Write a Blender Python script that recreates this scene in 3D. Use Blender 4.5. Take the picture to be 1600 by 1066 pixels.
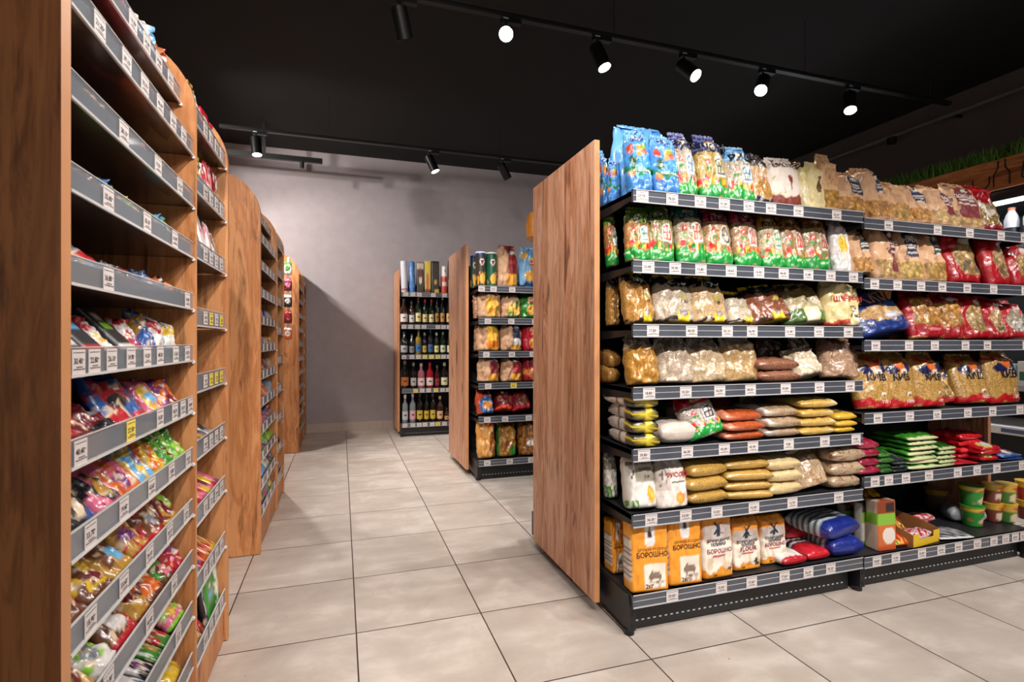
import bpy, math, random
from mathutils import Vector, Matrix, Euler, noise
for o in list(bpy.data.objects): bpy.data.objects.remove(o)
S = bpy.context.scene
col = S.collection
PI = math.pi
# ------------------------------------------------------------------ camera, world, exposure
F, YAW, H = 825.7, 0.3124, 1.0274            # focal length in pixels (1600 wide), yaw, eye height
sn, cs = math.sin(YAW), math.cos(YAW)
cd = bpy.data.cameras.new('camera'); cam = bpy.data.objects.new('camera', cd); col.objects.link(cam)
cd.sensor_width = 36; cd.lens = F / 1600 * 36; cd.clip_start = .02
cam.location = (0, 0, H); cam.rotation_euler = (PI / 2, 0, -YAW)
cd.dof.use_dof = True; cd.dof.focus_distance = 1.95; cd.dof.aperture_fstop = 6.3
S.camera = cam
W = bpy.data.worlds.new('world'); S.world = W; W.use_nodes = True
W.node_tree.nodes['Background'].inputs[0].default_value = (1, .93, .88, 1)
W.node_tree.nodes['Background'].inputs[1].default_value = .35
S.view_settings.view_transform = 'Standard'; S.view_settings.look = 'None'
S.view_settings.gamma = 1; S.view_settings.exposure = 0.38

def X_at(px, Y): t = (px - 800) / F; return Y * (sn + t * cs) / (cs - t * sn)   # pixel column on the plane Y = const
def Z_at(py, X, Y): return H + (533 - py) / F * (X * sn + Y * cs)

# ------------------------------------------------------------------ colours and materials
def lin(c): return c / 12.92 if c <= .04045 else ((c + .055) / 1.055) ** 2.4
_hx = {}
def hx(s):
    if s not in _hx: _hx[s] = tuple(lin(int(s[i:i + 2], 16) / 255) for i in (0, 2, 4))
    return _hx[s]
class NT:
    def __init__(self, name):
        self.m = bpy.data.materials.new(name); self.m.use_nodes = True
        self.t = self.m.node_tree; self.b = self.t.nodes['Principled BSDF']
    def n(self, k, **kw):
        x = self.t.nodes.new(k)
        for a, b in kw.items():
            if a.startswith('i_'): x.inputs[a[2:].replace('_', ' ')].default_value = b
            else: setattr(x, a, b)
        return x
    def l(self, a, b): self.t.links.new(a, b)
    def s(self, **kw):
        for a, b in kw.items(): self.b.inputs[a.replace('_', ' ')].default_value = b
def rgba(h): return (*hx(h), 1)
def plain(name, h, rough=.5, metal=0, bump=0, scale=60, spec=.5, coat=0, var=0):
    q = NT(name); q.s(Base_Color=rgba(h), Roughness=rough, Metallic=metal, Specular_IOR_Level=spec, Coat_Weight=coat)
    if bump or var:
        tc = q.n('ShaderNodeTexCoord'); no = q.n('ShaderNodeTexNoise', i_Scale=scale, i_Detail=4.0)
        q.l(tc.outputs['Object'], no.inputs['Vector'])
        if bump:
            bp = q.n('ShaderNodeBump', i_Strength=bump, i_Distance=.002); q.l(no.outputs['Fac'], bp.inputs['Height']); q.l(bp.outputs[0], q.b.inputs['Normal'])
        if var:
            r = q.n('ShaderNodeMapRange', i_To_Min=1 - var, i_To_Max=1 + var); q.l(no.outputs['Fac'], r.inputs['Value'])
            mx = q.n('ShaderNodeVectorMath', operation='SCALE'); mx.inputs[0].default_value = hx(h)
            q.l(r.outputs[0], mx.inputs['Scale']); q.l(mx.outputs[0], q.b.inputs['Base Color'])
    return q.m
def emit(name, h, st):
    q = NT(name); q.s(Base_Color=rgba(h), Emission_Color=rgba(h), Emission_Strength=st); return q.m
def glassy(name, h, fac, rough=.08):
    q = NT(name); q.s(Base_Color=rgba(h), Roughness=rough, Specular_IOR_Level=.8)
    tr = q.n('ShaderNodeBsdfTransparent'); mx = q.n('ShaderNodeMixShader'); mx.inputs[0].default_value = fac
    out = q.t.nodes['Material Output']
    q.l(tr.outputs[0], mx.inputs[1]); q.l(q.b.outputs[0], mx.inputs[2]); q.l(mx.outputs[0], out.inputs[0]); return q.m

def wood(name, plank, c_dark, c_mid, c_light, seed):
    """oak veneer; grain runs along object Z; plank = board width inside the panel (0 = one board)"""
    q = NT(name); q.s(Roughness=.48, Specular_IOR_Level=.35)
    tc = q.n('ShaderNodeTexCoord')
    sx = q.n('ShaderNodeSeparateXYZ'); q.l(tc.outputs['Object'], sx.inputs[0])
    # horizontal coordinate: x + y works on both faces of an axis-aligned board
    ad = q.n('ShaderNodeMath', operation='ADD'); q.l(sx.outputs[0], ad.inputs[0]); q.l(sx.outputs[1], ad.inputs[1])
    pl = q.n('ShaderNodeMath', operation='MULTIPLY'); pl.inputs[1].default_value = 1 / (plank or 10); q.l(ad.outputs[0], pl.inputs[0])
    fl = q.n('ShaderNodeMath', operation='FLOOR'); q.l(pl.outputs[0], fl.inputs[0])
    wn = q.n('ShaderNodeTexWhiteNoise', noise_dimensions='1D'); q.l(fl.outputs[0], wn.inputs['W'])
    zz = q.n('ShaderNodeMath', operation='MULTIPLY_ADD'); zz.inputs[1].default_value = 17; q.l(wn.outputs[0], zz.inputs[0]); q.l(sx.outputs[2], zz.inputs[2])
    cb = q.n('ShaderNodeCombineXYZ'); q.l(ad.outputs[0], cb.inputs[0]); q.l(zz.outputs[0], cb.inputs[2]); cb.inputs[1].default_value = seed
    mp = q.n('ShaderNodeMapping'); mp.inputs['Scale'].default_value = (1, 1, .16); q.l(cb.outputs[0], mp.inputs[0])
    n1 = q.n('ShaderNodeTexNoise', i_Scale=9.0, i_Detail=5.0, i_Roughness=.6, i_Distortion=1.2); q.l(mp.outputs[0], n1.inputs['Vector'])
    mp2 = q.n('ShaderNodeMapping'); mp2.inputs['Scale'].default_value = (1, 1, .05); q.l(cb.outputs[0], mp2.inputs[0])
    n2 = q.n('ShaderNodeTexNoise', i_Scale=95.0, i_Detail=4.0, i_Distortion=.6); q.l(mp2.outputs[0], n2.inputs['Vector'])
    # grain lines following the slow noise
    mu = q.n('ShaderNodeMath', operation='MULTIPLY'); mu.inputs[1].default_value = 34; q.l(n1.outputs['Fac'], mu.inputs[0])
    si = q.n('ShaderNodeMath', operation='SINE'); q.l(mu.outputs[0], si.inputs[0])
    m1 = q.n('ShaderNodeMath', operation='MULTIPLY_ADD'); m1.inputs[1].default_value = .11; q.l(si.outputs[0], m1.inputs[0]); q.l(n1.outputs['Fac'], m1.inputs[2])
    m2 = q.n('ShaderNodeMath', operation='MULTIPLY_ADD'); m2.inputs[1].default_value = .45; q.l(n2.outputs['Fac'], m2.inputs[0]); q.l(m1.outputs[0], m2.inputs[2])
    m3 = q.n('ShaderNodeMath', operation='MULTIPLY_ADD'); m3.inputs[1].default_value = .26; q.l(wn.outputs[0], m3.inputs[0]); q.l(m2.outputs[0], m3.inputs[2])
    rp = q.n('ShaderNodeValToRGB'); q.l(m3.outputs[0], rp.inputs[0])
    e = rp.color_ramp.elements; e[0].position = .52; e[0].color = rgba(c_dark); e[1].position = .98; e[1].color = rgba(c_light)
    k = e.new(.7); k.color = rgba(c_mid)
    # knots
    mp3 = q.n('ShaderNodeMapping'); mp3.inputs['Scale'].default_value = (1, 1, .45); q.l(cb.outputs[0], mp3.inputs[0])
    vo = q.n('ShaderNodeTexVoronoi', i_Scale=4.2); q.l(mp3.outputs[0], vo.inputs['Vector'])
    kr = q.n('ShaderNodeMapRange', i_From_Min=.04, i_From_Max=.15, i_To_Min=.22, i_To_Max=1.0); q.l(vo.outputs['Distance'], kr.inputs['Value'])
    # streaky dark cracks
    mp4 = q.n('ShaderNodeMapping'); mp4.inputs['Scale'].default_value = (1, 1, .1); q.l(cb.outputs[0], mp4.inputs[0])
    n4 = q.n('ShaderNodeTexNoise', i_Scale=28.0, i_Detail=6.0, i_Roughness=.7, i_Distortion=.8); q.l(mp4.outputs[0], n4.inputs['Vector'])
    cr = q.n('ShaderNodeMapRange', i_From_Min=.3, i_From_Max=.46, i_To_Min=.34, i_To_Max=1.0); q.l(n4.outputs['Fac'], cr.inputs['Value'])
    kk = q.n('ShaderNodeMath', operation='MULTIPLY'); q.l(kr.outputs[0], kk.inputs[0]); q.l(cr.outputs[0], kk.inputs[1])
    sc = q.n('ShaderNodeVectorMath', operation='SCALE'); q.l(rp.outputs[0], sc.inputs[0]); q.l(kk.outputs[0], sc.inputs['Scale'])
    q.l(sc.outputs[0], q.b.inputs['Base Color'])
    bp = q.n('ShaderNodeBump', i_Strength=.25, i_Distance=.001); q.l(n2.outputs['Fac'], bp.inputs['Height']); q.l(bp.outputs[0], q.b.inputs['Normal'])
    return q.m

def film(name, rough, gscale, coat=.5, crinkle=.5, cscale=45, lo=.42, gb=.45):
    """printed packaging: colours come from the print, alpha of the print marks where the contents show"""
    q = NT(name); q.s(Roughness=rough, Coat_Weight=coat, Coat_Roughness=.12, Specular_IOR_Level=.5)
    at = q.n('ShaderNodeAttribute', attribute_name='print'); tc = q.n('ShaderNodeTexCoord')
    vo = q.n('ShaderNodeTexVoronoi', i_Scale=gscale); q.l(tc.outputs['Object'], vo.inputs['Vector'])
    r = q.n('ShaderNodeMapRange', i_From_Min=.0, i_From_Max=.75, i_To_Min=1.12, i_To_Max=lo); q.l(vo.outputs['Distance'], r.inputs['Value'])
    hs = q.n('ShaderNodeSeparateColor'); q.l(vo.outputs['Color'], hs.inputs[0])
    r2 = q.n('ShaderNodeMapRange', i_To_Min=.75, i_To_Max=1.2); q.l(hs.outputs[0], r2.inputs['Value'])
    m = q.n('ShaderNodeMath', operation='MULTIPLY'); q.l(r.outputs[0], m.inputs[0]); q.l(r2.outputs[0], m.inputs[1])
    one = q.n('ShaderNodeMix', data_type='FLOAT'); one.inputs[2].default_value = 1
    q.l(at.outputs['Alpha'], one.inputs[0]); q.l(m.outputs[0], one.inputs[3])
    sc = q.n('ShaderNodeVectorMath', operation='SCALE'); q.l(at.outputs['Color'], sc.inputs[0]); q.l(one.outputs[0], sc.inputs['Scale'])
    q.l(sc.outputs[0], q.b.inputs['Base Color'])
    no = q.n('ShaderNodeTexNoise', i_Scale=float(cscale) * .55, i_Detail=4.0, i_Distortion=2.6); q.l(tc.outputs['Object'], no.inputs['Vector'])
    b1 = q.n('ShaderNodeBump', i_Strength=crinkle, i_Distance=.006); q.l(no.outputs['Fac'], b1.inputs['Height'])
    gm = q.n('ShaderNodeMath', operation='MULTIPLY'); q.l(m.outputs[0], gm.inputs[0]); q.l(at.outputs['Alpha'], gm.inputs[1])
    b2 = q.n('ShaderNodeBump', i_Strength=gb, i_Distance=.4 / gscale); q.l(gm.outputs[0], b2.inputs['Height']); q.l(b1.outputs[0], b2.inputs['Normal'])
    q.l(b2.outputs[0], q.b.inputs['Normal']); return q.m

M = {}
M['film'] = film('printed film with fine grains', .3, 300., crinkle=.4, lo=.35, gb=.3)
M['thin'] = film('printed film with thin pasta', .3, 170., crinkle=.4, lo=.5)
M['pasta'] = film('printed film with pasta shapes', .3, 48., lo=.34)
M['kraft'] = film('kraft paper', .62, 48., coat=.1, crinkle=.7, cscale=30)
M['clear'] = film('clear film over groats', .24, 330., coat=.6, crinkle=.38, cscale=30, lo=.5, gb=.25)
M['paper'] = film('printed flour paper', .55, 260., coat=.05, crinkle=.25, cscale=18)
M['card'] = film('printed carton', .4, 260., coat=.2, crinkle=0, cscale=10)
M['blackmetal'] = plain('black powder coated metal', '17181b', .45, 0, .1, 300)
M['darkmetal'] = plain('dark grey shelf metal', '2a2b2f', .42, .2, .1, 300)
M['backing'] = plain('black back panel', '0e0e10', .6, 0, .05)
M['railgrey'] = plain('grey price rail', '565a64', .3, .3, coat=.4, var=.25, scale=14)
M['raillip'] = plain('light rail edge', 'b9babf', .3, .1, coat=.4)
M['tag'] = plain('white price paper', 'dad0cd', .6, var=.03, scale=50)
M['tagyellow'] = plain('yellow price paper', 'ecd25a', .6, var=.03, scale=50)
M['ink'] = plain('black ink', '1d1a1c', .7)
M['acrylic'] = glassy('clear grey acrylic riser', '9aa0a8', .42)
M['acrylicshelf'] = glassy('smoky plastic shelf', '3a2c26', .8, .25)
M['edge'] = plain('clear plastic edge', 'd8d6d4', .25, coat=.5)
M['white'] = plain('white plastic', 'e8e6e4', .35)
M['oak'] = wood('oak planks', .062, '84503a', 'c48660', 'dca888', 1.3)
M['oak2'] = wood('wide oak board', 0, '74401f', 'b26f40', 'd0915e', 4.1)
M['oakshaded'] = wood('shaded oak board', 0, '462814', '744420', '905a30', 8.2)  # oak darkened in colour for the shade on the nearest end board
M['oakedge'] = plain('oak edge band', 'c98d5e', .5, var=.1, scale=20)
M['lens'] = emit('lit lamp lens', 'fff6ee', 14)
M['lensoff'] = plain('unlit lamp lens', '2a2a2c', .2)
M['blackpaint'] = plain('black painted track', '0c0c0d', .4)
M['striplight'] = emit('cold strip light', 'f4f8ff', 7)
M['green'] = plain('artificial grass', '4f7a22', .6, var=.4, scale=3)
M['steel'] = plain('brushed steel', 'b4b6b8', .3, .8)
def solidglass(name, h, rough=.06): return plain(name, h, rough, 0, coat=.8)
M['bottleclear'] = plain('clear glass bottle', '8d9698', .05, coat=1)

# ------------------------------------------------------------------ mesh helpers
class MB:
    """collects faces with materials into one mesh"""
    def __init__(s): s.v = []; s.f = []; s.mi = []; s.ms = []
    def m(s, name):
        if name not in s.ms: s.ms.append(name)
        return s.ms.index(name)
    def box(s, x0, x1, y0, y1, z0, z1, mat):
        k = len(s.v); i = s.m(mat)
        s.v += [(x, y, z) for z in (z0, z1) for y in (y0, y1) for x in (x0, x1)]
        for f in ((0, 2, 3, 1), (4, 5, 7, 6), (0, 1, 5, 4), (2, 6, 7, 3), (0, 4, 6, 2), (1, 3, 7, 5)):
            s.f.append(tuple(k + a for a in f)); s.mi.append(i)
        return s
    def tube(s, a, b, r, mat, n=16, r2=None, cap=True):
        a, b = Vector(a), Vector(b); d = (b - a).normalized()
        u = d.orthogonal().normalized(); w = d.cross(u); k = len(s.v); i = s.m(mat); r2 = r if r2 is None else r2
        for p, q in ((a, r), (b, r2)):
            for j in range(n):
                t = 2 * PI * j / n; s.v.append(tuple(p + (u * math.cos(t) + w * math.sin(t)) * q))
        for j in range(n):
            s.f.append((k + j, k + (j + 1) % n, k + n + (j + 1) % n, k + n + j)); s.mi.append(i)
        if cap:
            s.f.append(tuple(k + n - 1 - j for j in range(n))); s.mi.append(i)
            s.f.append(tuple(k + n + j for j in range(n))); s.mi.append(i)
        return s
    def path(s, pts, r, mat, n=8):
        for a, b in zip(pts, pts[1:]): s.tube(a, b, r, mat, n)
        return s
    def lathe(s, prof, mat, n=20, c=(0, 0, 0)):
        k = len(s.v); i = s.m(mat)
        for r, z in prof:
            for j in range(n):
                t = 2 * PI * j / n; s.v.append((c[0] + r * math.cos(t), c[1] + r * math.sin(t), c[2] + z))
        for a in range(len(prof) - 1):
            for j in range(n):
                s.f.append((k + a * n + j, k + a * n + (j + 1) % n, k + (a + 1) * n + (j + 1) % n, k + (a + 1) * n + j)); s.mi.append(i)
        s.f.append(tuple(k + n - 1 - j for j in range(n))); s.mi.append(i)
        q = k + (len(prof) - 1) * n; s.f.append(tuple(q + j for j in range(n))); s.mi.append(i)
        return s
    def extrude(s, prof, axis, a, b, mat):
        """closed outline prof of 2D points swept along 'x' or 'y' between a and b"""
        k = len(s.v); i = s.m(mat); n = len(prof)
        for t in (a, b):
            for p, q in prof: s.v.append((t, p, q) if axis == 'x' else (p, t, q))
        for j in range(n): s.f.append((k + j, k + (j + 1) % n, k + n + (j + 1) % n, k + n + j)); s.mi.append(i)
        s.f.append(tuple(k + n - 1 - j for j in range(n))); s.mi.append(i); s.f.append(tuple(k + n + j for j in range(n))); s.mi.append(i)
        return s
    def add(s, vs, fs, mat):
        k = len(s.v); i = s.m(mat); s.v += [tuple(v) for v in vs]
        for f in fs: s.f.append(tuple(k + a for a in f)); s.mi.append(i)
        return s
    def build(s, name, parent=None, smooth=False, bevel=0, loc=None):
        me = bpy.data.meshes.new(name); me.from_pydata(s.v, [], s.f)
        for m in s.ms: me.materials.append(M[m])
        me.polygons.foreach_set('material_index', s.mi)
        if smooth:
            me.polygons.foreach_set('use_smooth', [True] * len(s.f))
            try: me.set_sharp_from_angle(angle=.7)
            except Exception: pass
        me.update()
        import bmesh
        bm = bmesh.new(); bm.from_mesh(me); bmesh.ops.recalc_face_normals(bm, faces=bm.faces); bm.to_mesh(me); bm.free()
        o = bpy.data.objects.new(name, me); col.objects.link(o)
        if parent: o.parent = parent
        if loc: o.location = loc
        if bevel:
            b = o.modifiers.new('bevel', 'BEVEL'); b.width = bevel; b.segments = 2; b.limit_method = 'ANGLE'
        return o
def tag(o, label=None, cat=None, group=None, kind=None):
    if label: o['label'] = label
    if cat: o['category'] = cat
    if group: o['group'] = group
    if kind: o['kind'] = kind
    return o
def empty(name, loc=(0, 0, 0), rz=0):
    o = bpy.data.objects.new(name, None); o.empty_display_size = .05; col.objects.link(o); o.location = loc; o.rotation_euler = (0, 0, rz); return o
def struct(mb, name, **k): return tag(mb.build(name, **k), kind='structure')

# glyphs
_gc = {}
def glyphs(txt, bold=False):
    """2D triangles of a line of text: (verts, faces, width) at size 1, centred, cap height about .7"""
    k = (txt, bold)
    if k in _gc: return _gc[k]
    cu = bpy.data.curves.new('t', 'FONT'); cu.body = txt; cu.size = 1; cu.align_x = 'CENTER'; cu.resolution_u = 2
    if bold: cu.offset = .022
    ob = bpy.data.objects.new('t', cu); me = bpy.data.meshes.new_from_object(ob)
    vs = [(v.co.x, v.co.y) for v in me.vertices]; fs = [tuple(p.vertices) for p in me.polygons]
    wd = (max(v[0] for v in vs) - min(v[0] for v in vs)) if vs else 1
    bpy.data.objects.remove(ob); bpy.data.curves.remove(cu); bpy.data.meshes.remove(me)
    _gc[k] = (vs, fs, wd); return _gc[k]

# ------------------------------------------------------------------ prints: layered designs
# R rectangle, E ellipse, A arch window, S speckles, G grid lines, B wavy band;  u -1..1 across, v 0..1 up
def paint(base, layers, seed=0):
    ls = []
    for L in layers:
        ls.append(L)
    bc = (*hx(base[0]), base[1]) if isinstance(base, tuple) else (*hx(base), 0.)
    def f(u, v):
        c = bc
        for L in ls:
            k = L[0]
            if k == 'R':
                if L[1] <= u <= L[2] and L[3] <= v <= L[4]: c = (*hx(L[5]), L[6] if len(L) > 6 else 0.)
            elif k == 'E':
                if ((u - L[1]) / L[3]) ** 2 + ((v - L[2]) / L[4]) ** 2 <= 1: c = (*hx(L[5]), L[6] if len(L) > 6 else 0.)
            elif k == 'B':                      # wavy edged band v0..v1
                w = .035 * math.sin(u * 4 + seed) + .015 * math.sin(u * 11)
                if L[1] + w <= v <= L[2] + w: c = (*hx(L[3]), L[4] if len(L) > 4 else 0.)
            elif k == 'A':                      # arched window with a cross: u, v, ru, rv, frame, fill
                a, b = (u - L[1]) / L[3], (v - L[2]) / L[4]
                def ins(s):
                    if abs(a) > s or b < -s: return False
                    return b < .35 * s or (a / s) ** 2 + ((b - .35 * s) / (.65 * s)) ** 2 <= 1
                if ins(1.22): c = (*hx('f3ece2'), 0.)
                if ins(1.0):
                    c = (*hx(L[5]), 0.)
                    if ins(.76) and abs(a) > .09 and abs(b - .05) > .08: c = (*hx(L[6]), 0.)
            elif k == 'S':
                if L[1] <= u <= L[2] and L[3] <= v <= L[4]:
                    h = noise.cell(Vector((u * L[5] + seed, v * L[5] * 1.4, seed)))
                    j = int(abs(h) * 997) % (len(L[6]) + L[7] if len(L) > 7 else len(L[6]))
                    if j < len(L[6]): c = (*hx(L[6][j]), 0.)
            elif k == 'G':
                if L[1] <= v <= L[2] and ((u * L[3]) % 1 < .22 or (v * L[3] * 1.3) % 1 < .22): c = (*hx(L[4]), 0.)
            elif k == 'N':                      # blotches from noise: u0,u1,v0,v1,scale,thr,hex,a
                if L[1] <= u <= L[2] and L[3] <= v <= L[4] and noise.noise(Vector((u * L[5] + seed * 3, v * L[5] * 1.5, seed * 1.7))) > L[6]:
                    c = (*hx(L[7]), L[8] if len(L) > 8 else 0.)
        return c
    return f

# ------------------------------------------------------------------ packages
def pack_mesh(name, w, h, d, des, mat='film', n=2.3, fill=.8, topt=.1, bot=.75, NF=20, NS=6, NV=24, wr=.0035, seed=0,
              flop=0., taper=0., texts=(), pillow=False, side=None, round_=0, bulge=.06):
    """a filled bag, pouch, paper sack or carton as one closed mesh. n = squareness of the cross-section"""
    ring = []
    for i in range(NF): ring.append((-1 + 2 * i / NF, -1, 'F'))
    for i in range(NS): ring.append((1, -1 + 2 * i / NS, 'R'))
    NB = max(4, NF // 2)
    for i in range(NB): ring.append((1 - 2 * i / NB, 1, 'B'))
    for i in range(NS): ring.append((-1, 1 - 2 * i / NS, 'L'))
    rr = []
    for x, y, fc in ring:
        k = (abs(x) ** n + abs(y) ** n) ** (1 / n); rr.append((x / k, y / k, fc, x, y))
    N = len(rr); V = []; C = []; tn_ = .09 + .22 * abs(noise.noise(Vector((seed * 1.7, 2.2, 1.1))))
    def sm(t): t = max(0, min(1, t)); return t * t * (3 - 2 * t)
    def prof(v):
        if pillow:
            e = min(v, 1 - v) / .5; return topt + (1 - topt) * math.sqrt(max(0, 1 - (1 - min(1, e * 1.6)) ** 2))
        b = 1.
        if v < .12: b = bot + (1 - bot) * math.sqrt(1 - (1 - v / .12) ** 2)
        if v > fill: b *= 1 - (1 - topt) * sm((v - fill) / (1 - fill))
        return b * (1 - .12 * v)
    def pos(rx, ry, v):
        a = w / 2 * (1 + bulge * (math.sin(PI * min(1, v / max(fill, .01))) - .5) - taper * v - (tn_ * sm((v - fill + .12) / .3) if n < 4 and not pillow else 0))
        b = d / 2 * prof(v)
        amp = wr * (1 if v < fill else 2.2) * (0.25 if v < .03 else 1)
        p = Vector((rx * 3.4 + seed, ry * 2, v * h / w * 3.6))
        q = noise.noise(p) + .55 * abs(noise.noise(p * 2.6)) - .15
        e = 1 + amp * q / (d / 2) if not pillow else 1
        y = ry * b * e - (amp * q * 1.3 if ry < 0 else 0) + flop * max(0, (v - .55) / .45) ** 2
        x = rx * a + amp * noise.noise(p * 1.3 + Vector((9, 9, 9))) + flop * .25 * noise.noise(Vector((seed, 3, 3))) * v
        z = v * h + (0 if v < .02 else amp * .8 * noise.noise(Vector((rx * 7, seed, 5.)))) * (1 if v < .97 else 2)
        return (x, y, z)
    sd = side or (lambda s, v: des(1.5, v))
    for j in range(NV + 1):
        v = j / NV
        for rx, ry, fc, x, y in rr:
            V.append(pos(rx, ry, v))
            if n > 4:
                if fc == 'F': c = des(x, v)
                elif fc == 'L': c = sd(-y, v)
                elif fc == 'R': c = sd(y, v)
                else: c = des(x, v)
            else:
                c = des(rx, v) if ry <= .05 else sd(rx, v)
            C.append(c)
    Fc = []
    for j in range(NV):
        for i in range(N):
            Fc.append((j * N + i, j * N + (i + 1) % N, (j + 1) * N + (i + 1) % N, (j + 1) * N + i))
    for j, v in ((0, 0.), (NV, 1.)):
        cx = sum(V[j * N + i][0] for i in range(N)) / N; cy = sum(V[j * N + i][1] for i in range(N)) / N; cz = sum(V[j * N + i][2] for i in range(N)) / N
        V.append((cx, cy, cz)); C.append(C[j * N + N // 3]); k = len(V) - 1
        for i in range(N):
            Fc.append((k, j * N + (i + 1) % N, j * N + i) if j == 0 else (k, j * N + i, j * N + (i + 1) % N))
    nf = len(Fc)
    # lettering that follows the front
    def front(x, z):
        v = max(0, min(.999, z / h)); best = None
        a = None
        for i in range(NF):
            p = V[int(v * NV) * N + i]; q = V[int(v * NV) * N + i + 1]
            if p[0] <= x <= q[0]:
                p2 = V[(int(v * NV) + 1) * N + i]; q2 = V[(int(v * NV) + 1) * N + i + 1]
                t = (x - p[0]) / max(1e-6, q[0] - p[0]); s = v * NV - int(v * NV)
                return (p[1] * (1 - t) + q[1] * t) * (1 - s) + (p2[1] * (1 - t) + q2[1] * t) * s
        return 0 if abs(x) > w * .45 else -d / 2
    for T in texts:
        s, u, v, size, c = T[:5]; arc = T[6] if len(T) > 6 else 0
        gv, gf, gw = glyphs(s, T[5] if len(T) > 5 else True); k = len(V)
        for x, y in gv:
            X = u * w / 2 + x * size; Z = v * h + y * size - arc * (x * size) ** 2
            V.append((X, front(X, Z) - (.0028 if n < 4 else .0012), Z)); C.append((*hx(c), 0.))
        for f in gf: Fc.append(tuple(k + a for a in f))
    me = bpy.data.meshes.new(name); me.from_pydata(V, [], Fc)
    me.materials.append(M[mat])
    at = me.color_attributes.new('print', 'FLOAT_COLOR', 'POINT')
    at.data.foreach_set('color', [x for c in C for x in c])
    me.polygons.foreach_set('use_smooth', [i < nf for i in range(len(Fc))])
    me.update(); return me

def zmin_rot(me, rot):
    R = rot.to_matrix(); z = min((R @ v.co).z for v in me.vertices); return z
def zmax_rot(me, rot):
    R = rot.to_matrix(); return max((R @ v.co).z for v in me.vertices)

def seal_part(parent, w, h, hexc, matn, topt_d=.004, seed=0):
    """crimped seal strip along the top of a bag"""
    n = 22; V = []; C = []; Fc = []
    for i in range(n + 1):
        x = -w / 2 + w * i / n; y = .0018 * math.sin(i * 2.1) + .003 * noise.noise(Vector((i * .4, seed, 0)))
        for z in (0, .5, 1):
            for s in (-1, 1): V.append((x, y + s * .0012 + (.002 * math.sin(i * 1.3) if z == 1 else 0), z * h + (.0015 if i % 2 and z == 1 else 0)))
    for i in range(n):
        a = i * 6; b = a + 6
        for p, q in ((0, 2), (2, 4)):
            Fc.append((a + p, b + p, b + q, a + q)); Fc.append((a + p + 1, a + q + 1, b + q + 1, b + p + 1))
        Fc.append((a + 4, b + 4, b + 5, a + 5))
    me = bpy.data.meshes.new('top_seal'); me.from_pydata(V, [], Fc); me.materials.append(M[matn])
    at = me.color_attributes.new('print', 'FLOAT_COLOR', 'POINT'); at.data.foreach_set('color', [x for _ in V for x in (*hx(hexc), 0.)])
    o = bpy.data.objects.new('top_seal', me); col.objects.link(o); o.parent = parent; return o

ORD = ['first', 'second', 'third', 'fourth', 'fifth', 'sixth', 'seventh', 'eighth', 'ninth', 'tenth', 'eleventh', 'twelfth', 'thirteenth', 'fourteenth', 'fifteenth', 'sixteenth']

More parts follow.
